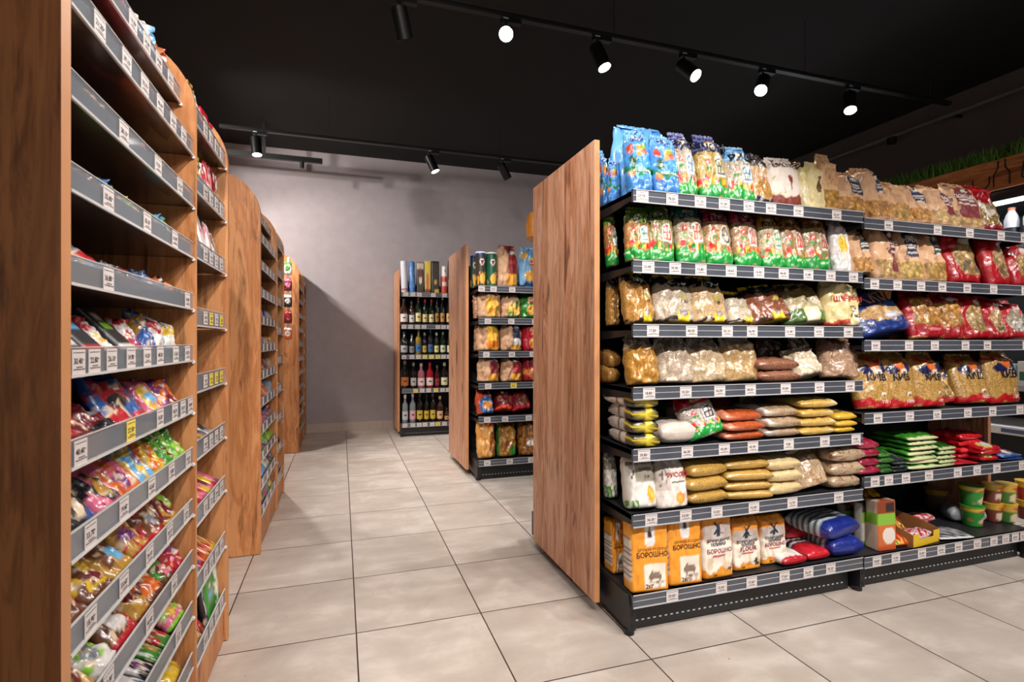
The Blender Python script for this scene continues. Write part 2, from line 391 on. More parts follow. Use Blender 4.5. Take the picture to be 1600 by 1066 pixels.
# ------------------------------------------------------------------ the room
XW, YW, ZC = 5.03, 6.32, 3.15
def floor_mat():
    q = NT('grey stone tiles'); q.s(Roughness=.36, Specular_IOR_Level=.45)
    tc = q.n('ShaderNodeTexCoord'); T = .451
    mp = q.n('ShaderNodeMapping'); mp.inputs['Location'].default_value = (-.05 / T, -1.936 / T, 0); mp.inputs['Scale'].default_value = (1 / T, 1 / T, 1)
    q.l(tc.outputs['Object'], mp.inputs[0]); sx = q.n('ShaderNodeSeparateXYZ'); q.l(mp.outputs[0], sx.inputs[0])
    ds = []
    fl = q.n('ShaderNodeVectorMath', operation='FLOOR'); q.l(mp.outputs[0], fl.inputs[0])
    for k in (0, 1):
        fr = q.n('ShaderNodeMath', operation='FRACT'); q.l(sx.outputs[k], fr.inputs[0])
        pp = q.n('ShaderNodeMath', operation='PINGPONG'); pp.inputs[1].default_value = .5; q.l(fr.outputs[0], pp.inputs[0]); ds.append(pp)
    mn = q.n('ShaderNodeMath', operation='MINIMUM'); q.l(ds[0].outputs[0], mn.inputs[0]); q.l(ds[1].outputs[0], mn.inputs[1])
    gr = q.n('ShaderNodeMapRange', i_From_Min=.0035, i_From_Max=.0065); q.l(mn.outputs[0], gr.inputs['Value'])
    wn = q.n('ShaderNodeTexWhiteNoise', noise_dimensions='3D'); q.l(fl.outputs[0], wn.inputs['Vector'])
    off = q.n('ShaderNodeVectorMath', operation='MULTIPLY_ADD'); off.inputs[1].default_value = (9, 9, 9); q.l(wn.outputs['Color'], off.inputs[0]); q.l(tc.outputs['Object'], off.inputs[2])
    n1 = q.n('ShaderNodeTexNoise', i_Scale=4.2, i_Detail=7.0, i_Roughness=.62, i_Distortion=.5); q.l(off.outputs[0], n1.inputs['Vector'])
    st = q.n('ShaderNodeMapping'); st.inputs['Scale'].default_value = (1.6, 5, 1); q.l(off.outputs[0], st.inputs[0])
    n2 = q.n('ShaderNodeTexNoise', i_Scale=2.2, i_Detail=5.0); q.l(st.outputs[0], n2.inputs['Vector'])
    ad = q.n('ShaderNodeMath', operation='MULTIPLY_ADD'); ad.inputs[1].default_value = .6; q.l(n2.outputs[0], ad.inputs[0]); q.l(n1.outputs[0], ad.inputs[2])
    a2 = q.n('ShaderNodeMath', operation='MULTIPLY_ADD'); a2.inputs[1].default_value = .07; q.l(wn.outputs['Value'], a2.inputs[0]); q.l(ad.outputs[0], a2.inputs[2])
    rp = q.n('ShaderNodeValToRGB'); q.l(a2.outputs[0], rp.inputs[0]); e = rp.color_ramp.elements
    e[0].position = .5; e[0].color = rgba('aea096'); e[1].position = 1.1; e[1].color = rgba('d2c7bd'); e.new(.84).color = rgba('c2b6ab')
    sp = q.n('ShaderNodeTexVoronoi', i_Scale=7.0); q.l(tc.outputs['Object'], sp.inputs['Vector'])
    sr = q.n('ShaderNodeMapRange', i_From_Min=.018, i_From_Max=.026, i_To_Min=.25); q.l(sp.outputs['Distance'], sr.inputs['Value'])
    s2 = q.n('ShaderNodeVectorMath', operation='SCALE'); q.l(rp.outputs[0], s2.inputs[0]); q.l(sr.outputs[0], s2.inputs['Scale'])
    mx = q.n('ShaderNodeMix', data_type='RGBA'); mx.inputs[6].default_value = rgba('3a2a24'); q.l(gr.outputs[0], mx.inputs[0]); q.l(s2.outputs[0], mx.inputs[7])
    q.l(mx.outputs[2], q.b.inputs['Base Color'])
    bp = q.n('ShaderNodeBump', i_Strength=.5, i_Distance=.002); q.l(gr.outputs[0], bp.inputs['Height']); q.l(bp.outputs[0], q.b.inputs['Normal'])
    return q.m
M['floor'] = floor_mat()
M['wallgrey'] = plain('warm grey painted wall', 'a49b9d', .8, bump=.15, scale=9, var=.12)
M['walldark'] = plain('dark grey painted wall', '57504f', .85, bump=.1, scale=9, var=.08)
M['ceilblack'] = plain('black painted ceiling', '070808', .8, var=.1, scale=3)
M['basetile'] = plain('beige skirting tile', 'b9a99d', .4, var=.15, scale=6)
struct(MB().box(-3.2, XW, -2.6, YW, -.05, 0, 'floor'), 'floor')
struct(MB().box(-3.2, XW, -2.6, YW, ZC, ZC + .05, 'ceilblack'), 'ceiling')
struct(MB().box(-3.2, XW + .05, YW, YW + .05, 0, ZC, 'wallgrey'), 'wall_back')
struct(MB().box(XW, XW + .05, -2.6, YW, 0, ZC, 'walldark'), 'wall_right')
struct(MB().box(-3.25, -3.2, -2.6, YW, 0, ZC, 'wallgrey'), 'wall_left')
b = MB()
x = -3.2 + .05
while x < XW:
    b.box(max(-3.2, x + .002), min(XW, x + .449), YW - .012, YW, 0, .1, 'basetile'); x += .451
struct(b, 'baseboard_back')

# ------------------------------------------------------------------ track lighting
LAMPS = []
def spot_head(x, y, ztrack, d, lit, label, power=None, size=62):
    d = Vector(d).normalized(); t = empty('track_spotlight', (x, y, ztrack))
    MB().box(-.055, .055, -.016, .016, -.026, 0, 'blackpaint').box(-.05, -.02, -.0165, .0165, -.012, -.004, 'raillip').build('adapter', t)
    p = Vector((-.03, 0, -.085))
    MB().tube((-.03, 0, -.026), p, .007, 'blackpaint', 10).build('stem', t)
    a, e = p - d * .03, p + d * .115
    h = MB().tube(a, e, .041, 'blackpaint', 26).tube(p - d * .036, a, .034, 'blackpaint', 26).build('housing', t, smooth=True)
    L = MB().tube(e + d * .0005, e + d * .002, .036, 'lens' if lit else 'lensoff', 24).build('lens', h)
    MB().tube(p + Vector((0, -.04, 0)), p + Vector((0, .04, 0)), .01, 'blackpaint', 10).build('pivot', t)
    tag(t, label, 'spotlight', 'black track spotlights')
    ld = bpy.data.lights.new('spot_beam', 'SPOT'); ld.energy = power or 60; ld.spot_size = math.radians(size); ld.spot_blend = .55
    ld.shadow_soft_size = .03; ld.color = (1, .935, .885)
    lo = bpy.data.objects.new('spot_beam', ld); col.objects.link(lo); lo.location = e + d * .012; lo.parent = t
    lo.rotation_euler = d.to_track_quat('-Z', 'Y').to_euler()
def track(x0, x1, y, z, rods, label, name='lighting_track'):
    t = empty(name, (x0, y, z))
    L = x1 - x0
    MB().box(0, L, -.018, .018, 0, .024, 'blackpaint').build('rail', t)
    MB().box(0, L, -.021, -.018, .004, .009, 'darkmetal').build('groove', t)
    for r in rods: MB().tube((r - x0, 0, .024), (r - x0, 0, ZC - z), .0025, 'darkmetal', 6).build('hanging_rod', t)
    tag(t, label, 'lighting track')
TZ = 2.78
track(-.6, 4.3, 2.74, TZ, (.1, 1.51, 2.93, 4.1), 'long black lighting track above the grocery gondola')
near = [(.285, (.3, .42, -1), 0, 'vertical unlit looking spotlight, leftmost on the long track', 210),
        (.85, (-.3, -1, -.62), 1, 'spotlight aimed straight at the viewer, glaring white', 110),
        (1.40, (.28, -.3, -1), 1, 'spotlight right of the glaring lamp, tilted down to the right', 150),
        (1.985, (.35, -.9, -1), 1, 'middle spotlight above the rice bags with round lens showing', 170),
        (2.585, (-.75, -.55, -1), 1, 'spotlight tilted down to the left above pasta bags', 150),
        (3.32, (-.35, -.35, -1), 1, 'rightmost visible spotlight at the dim end of the long track', 130)]
for x, d, l, lb, pw in near: spot_head(x + .03, 2.74, TZ, d, l, lb, pw * .5)
track(-.95, 2.6, 4.86, TZ, (-.1, 1.45), 'far black lighting track in front of the grey wall')
for x, d, l, lb, pw in [(-.68, (.1, -.1, -1), 1, 'leftmost spotlight of the far track, pointing down', 120),
                        (.777, (.45, -.1, -1), 1, 'slim far spotlight casting light down right by the wall', 120),
                        (1.472, (.7, .3, -1), 0, 'far spotlight next to the gondola top, lens turned away', 110)]:
    spot_head(x + .03, 4.86, TZ, d, l, lb, pw * .9, 90)
t = empty('lighting_track', (-1.35, 5.62, 2.80))
MB().box(0, 1.17, -.018, .018, 0, .05, 'blackpaint').build('rail', t)
MB().box(.62, .65, -.012, .012, .05, ZC - 2.8, 'blackmetal').build('perforated_hanger', t)
MB().tube((.98, 0, 0), (.98, 0, -.06), .02, 'blackpaint', 14).build('cable_gland', t)
tag(t, 'short black bar with perforated hanger left on the wall', 'lighting track')
# unseen tracks and lamps added as fill light for shelves, racks and back wall
FY = -.55
track(-.9, 4.6, FY, 2.86, (0, 2, 4), 'unseen black track added over the front aisle for fill lamps')
for x, fy, tg, pw in [(.55, FY, (.55, 3.6, .3), 120), (1.1, FY, (1.2, 1.7, .3), 66), (1.6, FY, (1.6, 1.6, .15), 68), (2.2, FY, (2.3, 1.6, .3), 76), (2.8, FY, (2.7, 1.6, .15), 80), (3.5, FY, (3.1, 1.8, .5), 72)]:
    dd = Vector(tg) - Vector((x, fy, 2.78)); spot_head(x, fy, 2.86, dd, 1, 'spotlight %.1f metres along the front aisle track, added out of view as fill' % (x + .9), pw, 60)
track(-.7, 3.2, .5, 2.86, (-.2, .9, 2.4), 'short unseen track added above the camera for fill lamps')  # unseen, added so its lamps fill the racks, floor and end panels
for x, tg, pw in [(.7, (-.5, 1.3, .9), 42), (1.15, (-.5, 2.3, .4), 58), (1.6, (-.5, 1.6, .2), 42), (2.1, (.3, 1.9, 0), 60), (-.1, (.9, 2.15, .7), 70), (-.3, (.92, 4.2, .9), 90)]:
    dd = Vector(tg) - Vector((x, .5, 2.78)); spot_head(x, .5, 2.86, dd, 1, 'spotlight %.1f metres along the added short track above the camera, unseen fill' % (x + .7), pw, 62)
t = empty('lighting_track', (-1.6, 1.0, TZ)); MB().box(-.018, .018, 0, 4.9, 0, .024, 'blackpaint').build('rail', t)
for y in (.4, 2.4, 4.4): MB().tube((0, y, .024), (0, y, ZC - TZ), .0025, 'darkmetal', 6).build('hanging_rod', t)
tag(t, 'unseen track added over the left aisle to light the wall', 'lighting track')  # hidden track, added with its lamps to brighten the back wall
for y, tg in ((5.2, (.4, 6.3, 1.2)), (4.6, (-.2, 6.3, 1.9)), (4.0, (1.0, 6.3, 2.0))):
    dd = Vector(tg) - Vector((-1.6, y, 2.7)); spot_head(-1.6, y, TZ, dd, 1, 'added unseen spotlight over the left aisle, %.1f metres from the wall, aimed at it' % (YW - y), 84, 85)
# wall track on the right
t = empty('lighting_track', (XW - .12, .9, 2.93))
MB().box(-.012, .012, 0, 5.2, 0, .022, 'steel').build('rail', t); MB().tube((0, 2.72, -.05), (0, 2.72, 0), .04, 'blackpaint', 18).build('lamp_base', t)
for y in (.2, 2.2, 4.6): MB().box(0, .12, y, y + .02, .002, .02, 'blackpaint').build('bracket', t)
tag(t, 'thin grey lighting track running along the dark right wall', 'lighting track')

# ------------------------------------------------------------------ shelving
def price_tag(parent, x, y, z, txt, axis='x', yellow=False, w=.048, h=.038, plain_=False):
    """white card in the rail; lies on plane facing -Y (axis x) or +X (axis y)"""
    b = MB(); m = 'tagyellow' if yellow else 'tag'
    def P(u, v, o): return (u, -o, v) if axis == 'x' else (o, u, v)
    def slab(u0, u1, v0, v1, o0, o1, mt):
        pts = [P(u, v, o) for o in (o0, o1) for v in (v0, v1) for u in (u0, u1)]
        b.add(pts, ((0, 2, 3, 1), (4, 5, 7, 6), (0, 1, 5, 4), (2, 6, 7, 3), (0, 4, 6, 2), (1, 3, 7, 5)), mt)
    slab(-w / 2, w / 2, -h / 2, h / 2, 0, .001, m)
    def tx(s, u, v, size, bold=True):
        gv, gf, gw = glyphs(s, bold); b.add([P(u + a * size, v + c * size, .0013) for a, c in gv], gf, 'ink')
    if not plain_:
        slab(-w * .42, w * .42, h * .36, h * .39, .001, .0012, 'ink')
        tx(txt, -w * .06, -h * .08, h * .34); slab(w * .3, w * .38, h * .06, h * .1, .001, .0012, 'ink')
        r = random.Random(hash(txt) % 999 if False else len(txt) + int(x * 1000))
        for k, vv in enumerate((-.24, -.33)):
            u = -w * (.2 + .2 * k)
            while u < w * (.25 + .15 * k):
                q = w * r.uniform(.03, .11); slab(u, u + q, h * vv, h * (vv + .05), .001, .0012, 'ink'); u += q + w * .03
    return b.build('price_tag', parent, loc=(x, y, z))

def gondola(name, x0, sections, y0, tiers, label, rear=True, top=1.783, tagx=None, panel_y=(.186, .85), gx=.05):
    """double sided gondola; front faces -Y. sections: widths; tiers: per section list of rail-top heights"""
    g = empty(name, (0, 0, 0)); tag(g, label, 'gondola shelving')
    yc = y0 + .50; total = sum(sections); x1 = x0 + total
    e = MB().box(x0 - gx, x0 - gx + .022, y0 + panel_y[0], y0 + panel_y[1], .045, top, 'oak')
    ep = e.build('end_panel', g, bevel=.001); ep['label'] = 'oak planked end panel'
    MB().box(x0 - gx + .0005, x0 - gx + .0215, y0 + panel_y[0] - .001, y0 + panel_y[0], .045, top, 'oakedge').build('edge_band', ep)
    if rear:
        e2 = MB().box(x1 + .004, x1 + .026, y0 + panel_y[0], y0 + panel_y[1], .045, tiers[-1][0] - .03, 'oak').build('end_panel', g)
    MB().box(x0, x1, yc - .012, yc + .012, .05, top - .12, 'backing').build('back_panel', g)
    X = x0
    ft = MB()
    for i, wd in enumerate(sections + [0]):
        p = MB().box(X - .015, X + .015, yc - .03, yc + .03, 0, top - .1, 'blackmetal'); p.build('upright', g)
        X += wd
    X = x0
    for i, wd in enumerate(sections):
        zs = tiers[i]; xa, xb = X + .004, X + wd - .004; zb = zs[-1]
        # base with plinth, side plates and feet
        f = MB().box(xa, xb, y0 + .012, yc, zb - .04, zb - .006, 'darkmetal').build('base_deck', g)
        rail(f, xa, xb, y0, zb, tagx and tagx[i][-1])
        k = MB().box(xa + .02, xb - .02, y0 + .05, y0 + .056, .004, zb - .045, 'blackmetal')
        u = xa + .04
        while u < xb - .04: k.box(u, u + .010, y0 + .0492, y0 + .05, .03, .0345, 'raillip'); u += .024
        kp = k.build('kick_plate', g)
        for xx in ((xa, xb) if i == len(sections) - 1 else (xa,)):
            s_ = MB().extrude([(y0 + .012, zb - .045), (y0 + .012, .02), (y0 + .05, .02), (y0 + .2, .03), (yc, .03), (yc, zb - .008), (y0 + .03, zb - .008)], 'x', xx - .008, xx + .018, 'blackmetal').build('base_bracket', g)
            MB().tube((xx + .005, y0 + .035, 0), (xx + .005, y0 + .035, .02), .018, 'blackmetal', 14).build('foot', s_)
            MB().box(xx + .001, xx + .009, y0 + .0110, y0 + .0121, .03, .045, 'backing').box(xx + .001, xx + .009, y0 + .011, y0 + .0121, .07, .085, 'backing').build('slot', s_)
        if rear:
            MB().box(xa, xb, yc, yc + .49, zb - .04, zb - .006, 'darkmetal').build('base_deck', g)
            MB().box(xa, xb, yc + .44, yc + .446, .004, zb - .045, 'blackmetal').build('kick_plate', g)
            MB().extrude([(yc + .485, zb - .01), (yc + .485, .02), (yc + .44, .02), (yc + .03, .03), (yc + .03, zb - .008)], 'x', xa - .012, xa + .008, 'blackmetal').build('base_bracket', g)
        for j, z in enumerate(zs[:-1]):
            d = MB().box(xa, xb, y0 + .012, yc - .014, z - .022, z - .006, 'darkmetal')
            for xx in (xa, xb - .004): d.extrude([(y0 + .012, z - .006), (y0 + .012, z - .038), (y0 + .1, z - .046), (yc - .03, z - .07), (yc - .03, z - .006)], 'x', xx, xx + .004, 'blackmetal')
            sh = d.build('shelf', g)
            rail(sh, xa, xb, y0, z, tagx and tagx[i][j])
            if rear: MB().box(xa, xb, yc + .014, yc + .44, z - .022, z - .006, 'darkmetal').build('shelf', g)
        X += wd
    return g
def rail(parent, xa, xb, y0, z, tags):
    prof = [(y0, z - .045), (y0 - .003, z - .044), (y0 - .003, z - .040), (y0, z - .039), (y0, z - .006), (y0 - .003, z - .005), (y0 - .003, z), (y0 + .012, z), (y0 + .012, z - .045)]
    r = MB().box(xa, xb, y0, y0 + .011, z - .0445, z - .0005, 'railgrey')
    r.box(xa, xb, y0 - .003, y0, z - .0465, z - .0425, 'raillip').box(xa, xb, y0 - .003, y0 + .011, z - .0035, z - .0005, 'raillip')
    r.box(xa, xb, y0 - .0008, y0, z - .0235, z - .0215, 'raillip')
    r.build('price_rail', parent)
    for (x, s, ye) in tags or []:
        price_tag(parent, x, y0 - .0012, z - .0245, s, yellow=ye)

def tg(Y, org, sc, lefts, wpx, prices, yel=()):
    """tag centres from the photo's left edges"""
    out = []
    for k, l in enumerate(lefts):
        px = org + (l + wpx / 2) / sc; out.append((X_at(px, Y), prices[k] if k < len(prices) else '%.2f' % (10 + (k * 7.3) % 40), k in yel))
    return out
Y1 = 1.605
T1 = [1.553, 1.309, 1.087, .869, .655, .428, .150]
T2 = [1.53, 1.285, 1.032, .734, .475, .147]
p = '57.70 78.20 71.10 31.60 22.90 58.70 37.00 32.20|23.80 30.90 15.80 24.60 16.40 46.00 31.80 15.40 21.00|17.50 40.30 55.10 56.90 61.40 14.70 14.80|18.80 55.50 56.00 58.30 50.80 14.10 14.00|39.80 36.30 43.00 45.90 9.00 10.80 9.90|36.30 23.00 13.50 32.00 12.70 14.00|29.00 15.60 17.60 17.60 26.20 26.20'
P = [a.split() for a in p.split('|')]
L = [[235, 412, 580, 722, 868, 1000, 1163, 1390], [270, 430, 583, 763, 928, 1075, 1222, 1355, 1490], [298, 528, 740, 888, 1113, 1285, 1460], [275, 493, 695, 878, 1087, 1288, 1470],
     [245, 502, 722, 892, 1105, 1320, 1505], [288, 493, 678, 898, 1127, 1402], [413, 705, 885, 1080, 1222, 1355]]
tags1 = [tg(Y1, 930, 3.807, L[k], 88, P[k]) for k in range(7)]
L2 = [(4.44, [440, 780, 1003, 1220, 1380]), (4.44, [343, 502, 665, 812, 985, 1168, 1385]), (4.847, [383, 635, 830, 1062, 1228, 1520]), (4.847, [400, 640, 848, 1080, 1268, 1475]),
      (3.806, [297, 378, 480, 617, 788, 903, 1020, 1172]), (3.806, [308, 420, 575, 690, 793, 905, 1003, 1073, 1130, 1180])]
tags2 = [tg(Y1, 1280, a, b_, 17.5 * a, ['28.80', '19.30', '32.00', '20.90', '28.00', '23.10']) for a, b_ in L2]
gondola('grocery_gondola', .953, [1.067, 1.067], Y1, [T1, T2], 'near double sided grocery gondola with tall oak end panel', tagx=[tags1, tags2])
Y2 = 3.755
T3 = [1.435, 1.198, .952, .719, .472, .153]
L3 = [(690, 5.33, [295, 395, 550]), (690, 5.33, [348, 542, 742]), (690, 5.33, [335, 548, 720]), (690, 4.847, [315, 508, 675]), (690, 4.847, [308, 443, 622]), (690, 4.847, [308, 478, 640])]
tags3 = [tg(Y2, a, b_, c_, 75, ['42.90', '38.50', '19.90'], (1,) if k == 3 else ()) for k, (a, b_, c_) in enumerate(L3)]
gondola('snack_gondola', .953, [1.067], Y2, [T3], 'second gondola, stocked with crisps and tall tubes', tagx=[tags3], top=1.765)
Y3 = 5.72
T4 = [1.551, 1.204, .88, .517, .149]
L4 = [[102, 140, 175, 250, 310], [92, 128, 165, 200, 275, 305, 335], [92, 135, 170, 205, 240, 275, 305, 335], [155, 190, 225, 265, 300, 330], [98, 140, 175, 205, 245, 275, 310]]
tags4 = [tg(Y3, 600, 3.4417, l, 30, ['99.90', '85.50', '120.00'], yy) for l, yy in zip(L4, [(), (), (3, 4, 5), (0, 3), (5,)])]
gondola('liquor_gondola', .61, [1.1], Y3, [T4], 'far gondola of bottles standing against the grey wall', rear=False, top=1.796, tagx=[tags4], panel_y=(.1, .575), gx=.03)

# candy racks on the left, facing +X.  each block: side boards with a rounded top front corner
XF = -.37
def side_board(x0, x1, y0, y1, z0, top, r, mat, parent, name='side_board'):
    prof = [(x0, z0), (x1, z0)]
    for k in range(13):
        a = PI / 2 * k / 12; prof.append((x1 - r + r * math.cos(a), top - r + r * math.sin(a)))
    prof.append((x0, top))
    k = len(prof); b = MB()
    b.v = [(x, y, z) for y in (y0, y1) for x, z in prof]; i = b.m(mat)
    b.f = [tuple(range(k)), tuple(range(2 * k - 1, k - 1, -1))]; b.mi = [i, i]
    for j in range(k): b.f.append((j, (j + 1) % k, k + (j + 1) % k, k + j)); b.mi.append(b.m('oakedge') if 1 <= j <= 13 else i)
    return b.build(name, parent)
TA = [1.656 - .1362 * k for k in range(12)]                # narrow tiers
TB = [1.752, 1.616, 1.435, 1.254, 1.069, .886, .702, .521, .33, .135]
def rack(ys, y_end, label, endmat, tags_rows, seed):
    g = empty('candy_rack', (0, 0, 0)); tag(g, label, 'display rack')
    bays = [(ys, ys + .69, TA, .042), (ys + .69, y_end, TB, .050)]
    side_board(XF - .5, XF, ys - .028, ys, 0.004, 1.83, .2, endmat, g)
    side_board(XF - .46, XF, ys + .69 - .008, ys + .69 + .008, 0.004, 1.83, .2, 'oak2', g, 'divider')
    side_board(XF - .46, XF, y_end, y_end + .018, 0.004, 1.83, .2, 'oak2', g)
    MB().box(XF - .46, XF - .45, ys, y_end, .01, 1.82, 'oak2').build('back_board', g)
    MB().box(XF - .45, XF - .45 + .3, ys + .001, y_end - .001, 1.80, 1.812, 'oak2').build('top_board', g)
    r = random.Random(seed)
    for bi, (a, b_, tz, rh) in enumerate(bays):
        a += .009; b_ -= .009
        MB().box(XF - .44, XF - .012, a, b_, .005, tz[-1] - .012, 'oak2').build('plinth', g)
        for j, z in enumerate(tz):
            rec = .09 if (bi == 1 and j == 0) else (.035 if j == 0 else .006)
            last = j == len(tz) - 1
            sh = MB().box(XF - .44, XF - rec - .004, a, b_, z, z + .005, 'oak2' if last else 'acrylicshelf').build('shelf', g)
            MB().box(XF - rec - .003, XF - rec, a + .002, b_ - .002, z, z + rh, 'acrylic').build('price_rail', sh)
            MB().box(XF - rec - .001, XF - rec + .003, a + .001, b_ - .001, z - .002, z + .0025, 'edge').box(XF - rec - .003, XF - rec + .001, a + .002, b_ - .002, z + rh, z + rh + .0015, 'edge').build('rail_edge', sh)
            MB().box(XF - rec - .008, XF - rec - .006, a + .003, b_ - .003, z + .004, z + rh - .006, 'railgrey').build('rail_insert', sh)
            if not last: MB().tube((XF - rec + .002, b_ - .006, z - .004), (XF - rec + .002, b_ + .002, z - .004), .004, 'white', 10).build('shelf_peg', sh)
            for (u, s, ye) in tags_rows(bi, j, r):
                price_tag(sh, XF - rec + .0005, a + u * (b_ - a), z + rh * .5, s, 'y', ye, w=.042, h=min(.037, rh - .005), plain_=seed > 1)
    return g
near_tags = {0: [.5, .62, .74, .87], 1: [.15, .32, .46, .6, .74, .87], 2: [.3, .58, .82], 3: [.2, .48, .76], 4: [.2, .92], 5: [.04, .12, .22, .35, .48, .6, .77, .92], 6: [.05, .35, .6, .76, .86, .96],
             7: [.1, .3, .52, .72, .93], 8: [.1, .3, .5, .7, .9], 9: [.2, .5, .75], 10: [.4, .8], 11: [.3, .7]}
def rows1(bi, j, r):
    if bi == 0: return [(u, '%d.%d0' % (r.randint(8, 48), r.randint(1, 9)), j == 6 and k == 1) for k, u in enumerate(near_tags[j])]
    return [(u, '%d.%d0' % (r.randint(8, 48), r.randint(1, 9)), (j == 4 and k in (1, 3)) or (j == 5 and k in (1, 2, 3))) for k, u in enumerate((.3, .48, .66, .84))]
def rows2(bi, j, r): return [(.15 + .23 * k + r.uniform(-.03, .03), '%d.%d0' % (r.randint(8, 48), r.randint(1, 9)), False) for k in range(4 if bi == 0 else 3)]
rack(.918, 2.02, 'nearest oak candy rack with tiered grey price rails', 'oakshaded', rows1, 1)
rack(2.815, 3.88, 'second oak candy rack with knotty rounded end board', 'oak2', rows2, 2)
rack(5.24, 6.26, 'farthest oak candy rack, touching the grey wall', 'oak2', rows2, 3)

# ------------------------------------------------------------------ goods
class Row:
    """one shelf of one section: counts its goods so that each label can say where it stands"""
    def __init__(s, Y, z, where, group, xmin=.962): s.Y, s.z, s.where, s.group, s.k, s.xmin = Y, z - .005, where, group, 0, xmin
def finish(o, look, row, cat, extra=None):
    w = extra or ORD[min(row.k, 15)]
    row.k += 0 if extra else 1
    tag(o, '%s, %s on %s' % (look, w, row.where), cat, row.group)
_sd = [1]
def bag(row, px0, px1, ytop, look, base, layers, name='grocery_bag', mat='film', d=.07, tilt=8, front=.03, n=2.3, fill=.8, topt=.1,
        yaw=0, flop=.01, texts=(), seal=True, taper=0., wr=.0035, cat='bag of food', side=None, res=1., hmul=1., back=0, z=None, roll=0, bot=.75, bulge=.06, extra=None):
    _sd[0] += 1; sd = _sd[0]
    yc = row.Y + front + d / 2 + back
    xa, xb = X_at(px0, yc - d * .3), X_at(px1, yc - d * .3); xa = max(xa, row.xmin); xb = max(xb, xa + .05); w = xb - xa; xm = (xa + xb) / 2
    zt = Z_at(ytop, xm, yc + .02); h = max(.03, (zt - (z or row.z)) * hmul) / math.cos(math.radians(tilt))
    g = max(10, int(20 * res))
    des = paint(base, layers, sd)
    me = pack_mesh(name, w * (.93 if n < 4 else .955), h, d, des, mat, n, fill, topt, bot, NF=int(26 * res), NS=max(3, int(6 * res)), NV=int(34 * res), wr=wr, seed=sd * 1.37, flop=flop, taper=taper,
                   texts=[(t[0], t[1], t[2], t[3] * w, *t[4:]) for t in texts], side=side, bulge=bulge)
    o = bpy.data.objects.new(name, me); col.objects.link(o)
    if n < 4: roll += 5 * noise.noise(Vector((sd * 1.3, 4.4, .3))); yaw += 12 * noise.noise(Vector((sd * 2.1, .4, 7.3)))
    rot = Euler((-math.radians(tilt), math.radians(roll), math.radians(yaw)), 'XYZ'); o.rotation_euler = rot
    o.location = (xm, yc, (z or row.z) - zmin_rot(me, rot) + .0005)
    if seal and n < 4:
        bc = des(0, .995)
        s = seal_part(o, w * .7, .012, 'ffffff', mat, seed=sd)
        s.data.color_attributes[0].data.foreach_set('color', [x for _ in s.data.vertices for x in (*bc[:3], 0.)])
        s.location = (0, flop * .95, h - .001)
    finish(o, look, row, cat, extra)
    return o
def stack(row, px0, px1, ytop, count, look, base, layers, name='grocery_packet', mat='clear', depth=.2, front=.01, cat='packet of food', jit=.006, yaw=0, wr=.004, back=0, side=None, zbase=None, square=False):
    """packets lying on top of each other, long side into the shelf"""
    yc = row.Y + front + back
    xa, xb = X_at(px0, yc), X_at(px1, yc); xa = max(xa, row.xmin); xb = max(xb, xa + .05); w = xb - xa; xm = (xa + xb) / 2
    z0 = zbase or row.z; zt = Z_at(ytop, xm, yc + .03); t = (zt - z0) / count
    nm = ['bottom', 'second', 'third', 'fourth', 'fifth', 'sixth', 'seventh', 'eighth']
    z = z0; row.k += 1; pos_ = ORD[min(row.k - 1, 15)]; first = None
    rr = random.Random(_sd[0])
    for i in range(count):
        _sd[0] += 1; sd = _sd[0]
        me = pack_mesh(name, w * rr.uniform(.94, 1.), depth, t * 1.12, paint(base, layers, sd), mat, 4.5 if square else 3.3, .9, .6 if square else .42, .6, NF=18, NS=6, NV=16, wr=wr, seed=sd * 1.7, pillow=True, side=side or paint(base, layers, sd))
        for v in me.vertices:                                # let the packet sag at its ends
            v.co.y += .006 * (1 - math.cos((v.co.z / depth - .5) * 3)) * (1 if i else .3)
        o = bpy.data.objects.new(name, me); col.objects.link(o)
        rot = Euler((-PI / 2 + rr.uniform(-.03, .03), 0, math.radians(yaw + rr.uniform(-5, 5))), 'XYZ'); o.rotation_euler = rot
        lo, hi = zmin_rot(me, rot), zmax_rot(me, rot)
        o.location = (xm + rr.uniform(-jit, jit), yc + rr.uniform(0, .012), z - lo + .0004); z += min(hi - lo, t * 1.05) * .97
        nmx = 'topmost' if i == count - 1 and count > 1 else nm[i] if i < 8 else 'upper'
        w_ = ('of %s stack' % pos_) if count > 1 else pos_
        tag(o, '%s, %s %s on %s' % (look, nmx, w_, row.where) if count > 1 else '%s, %s on %s' % (look, w_, row.where), cat, row.group)
    return z
G1 = 'the near gondola'
def rowsec(k, sec, Y, z, gname, nm): return Row(Y, z, '%s %s shelf' % (nm[k], ('right-bay' if sec else 'left-bay') if gname == G1 else gname), 'goods on %s shelf of %s' % (nm[k], gname + (', right bay' if sec else '')))
N7 = ['top', 'second', 'third', 'fourth', 'fifth', 'sixth', 'base']
N6 = ['top', 'second', 'third', 'fourth', 'fifth', 'base']

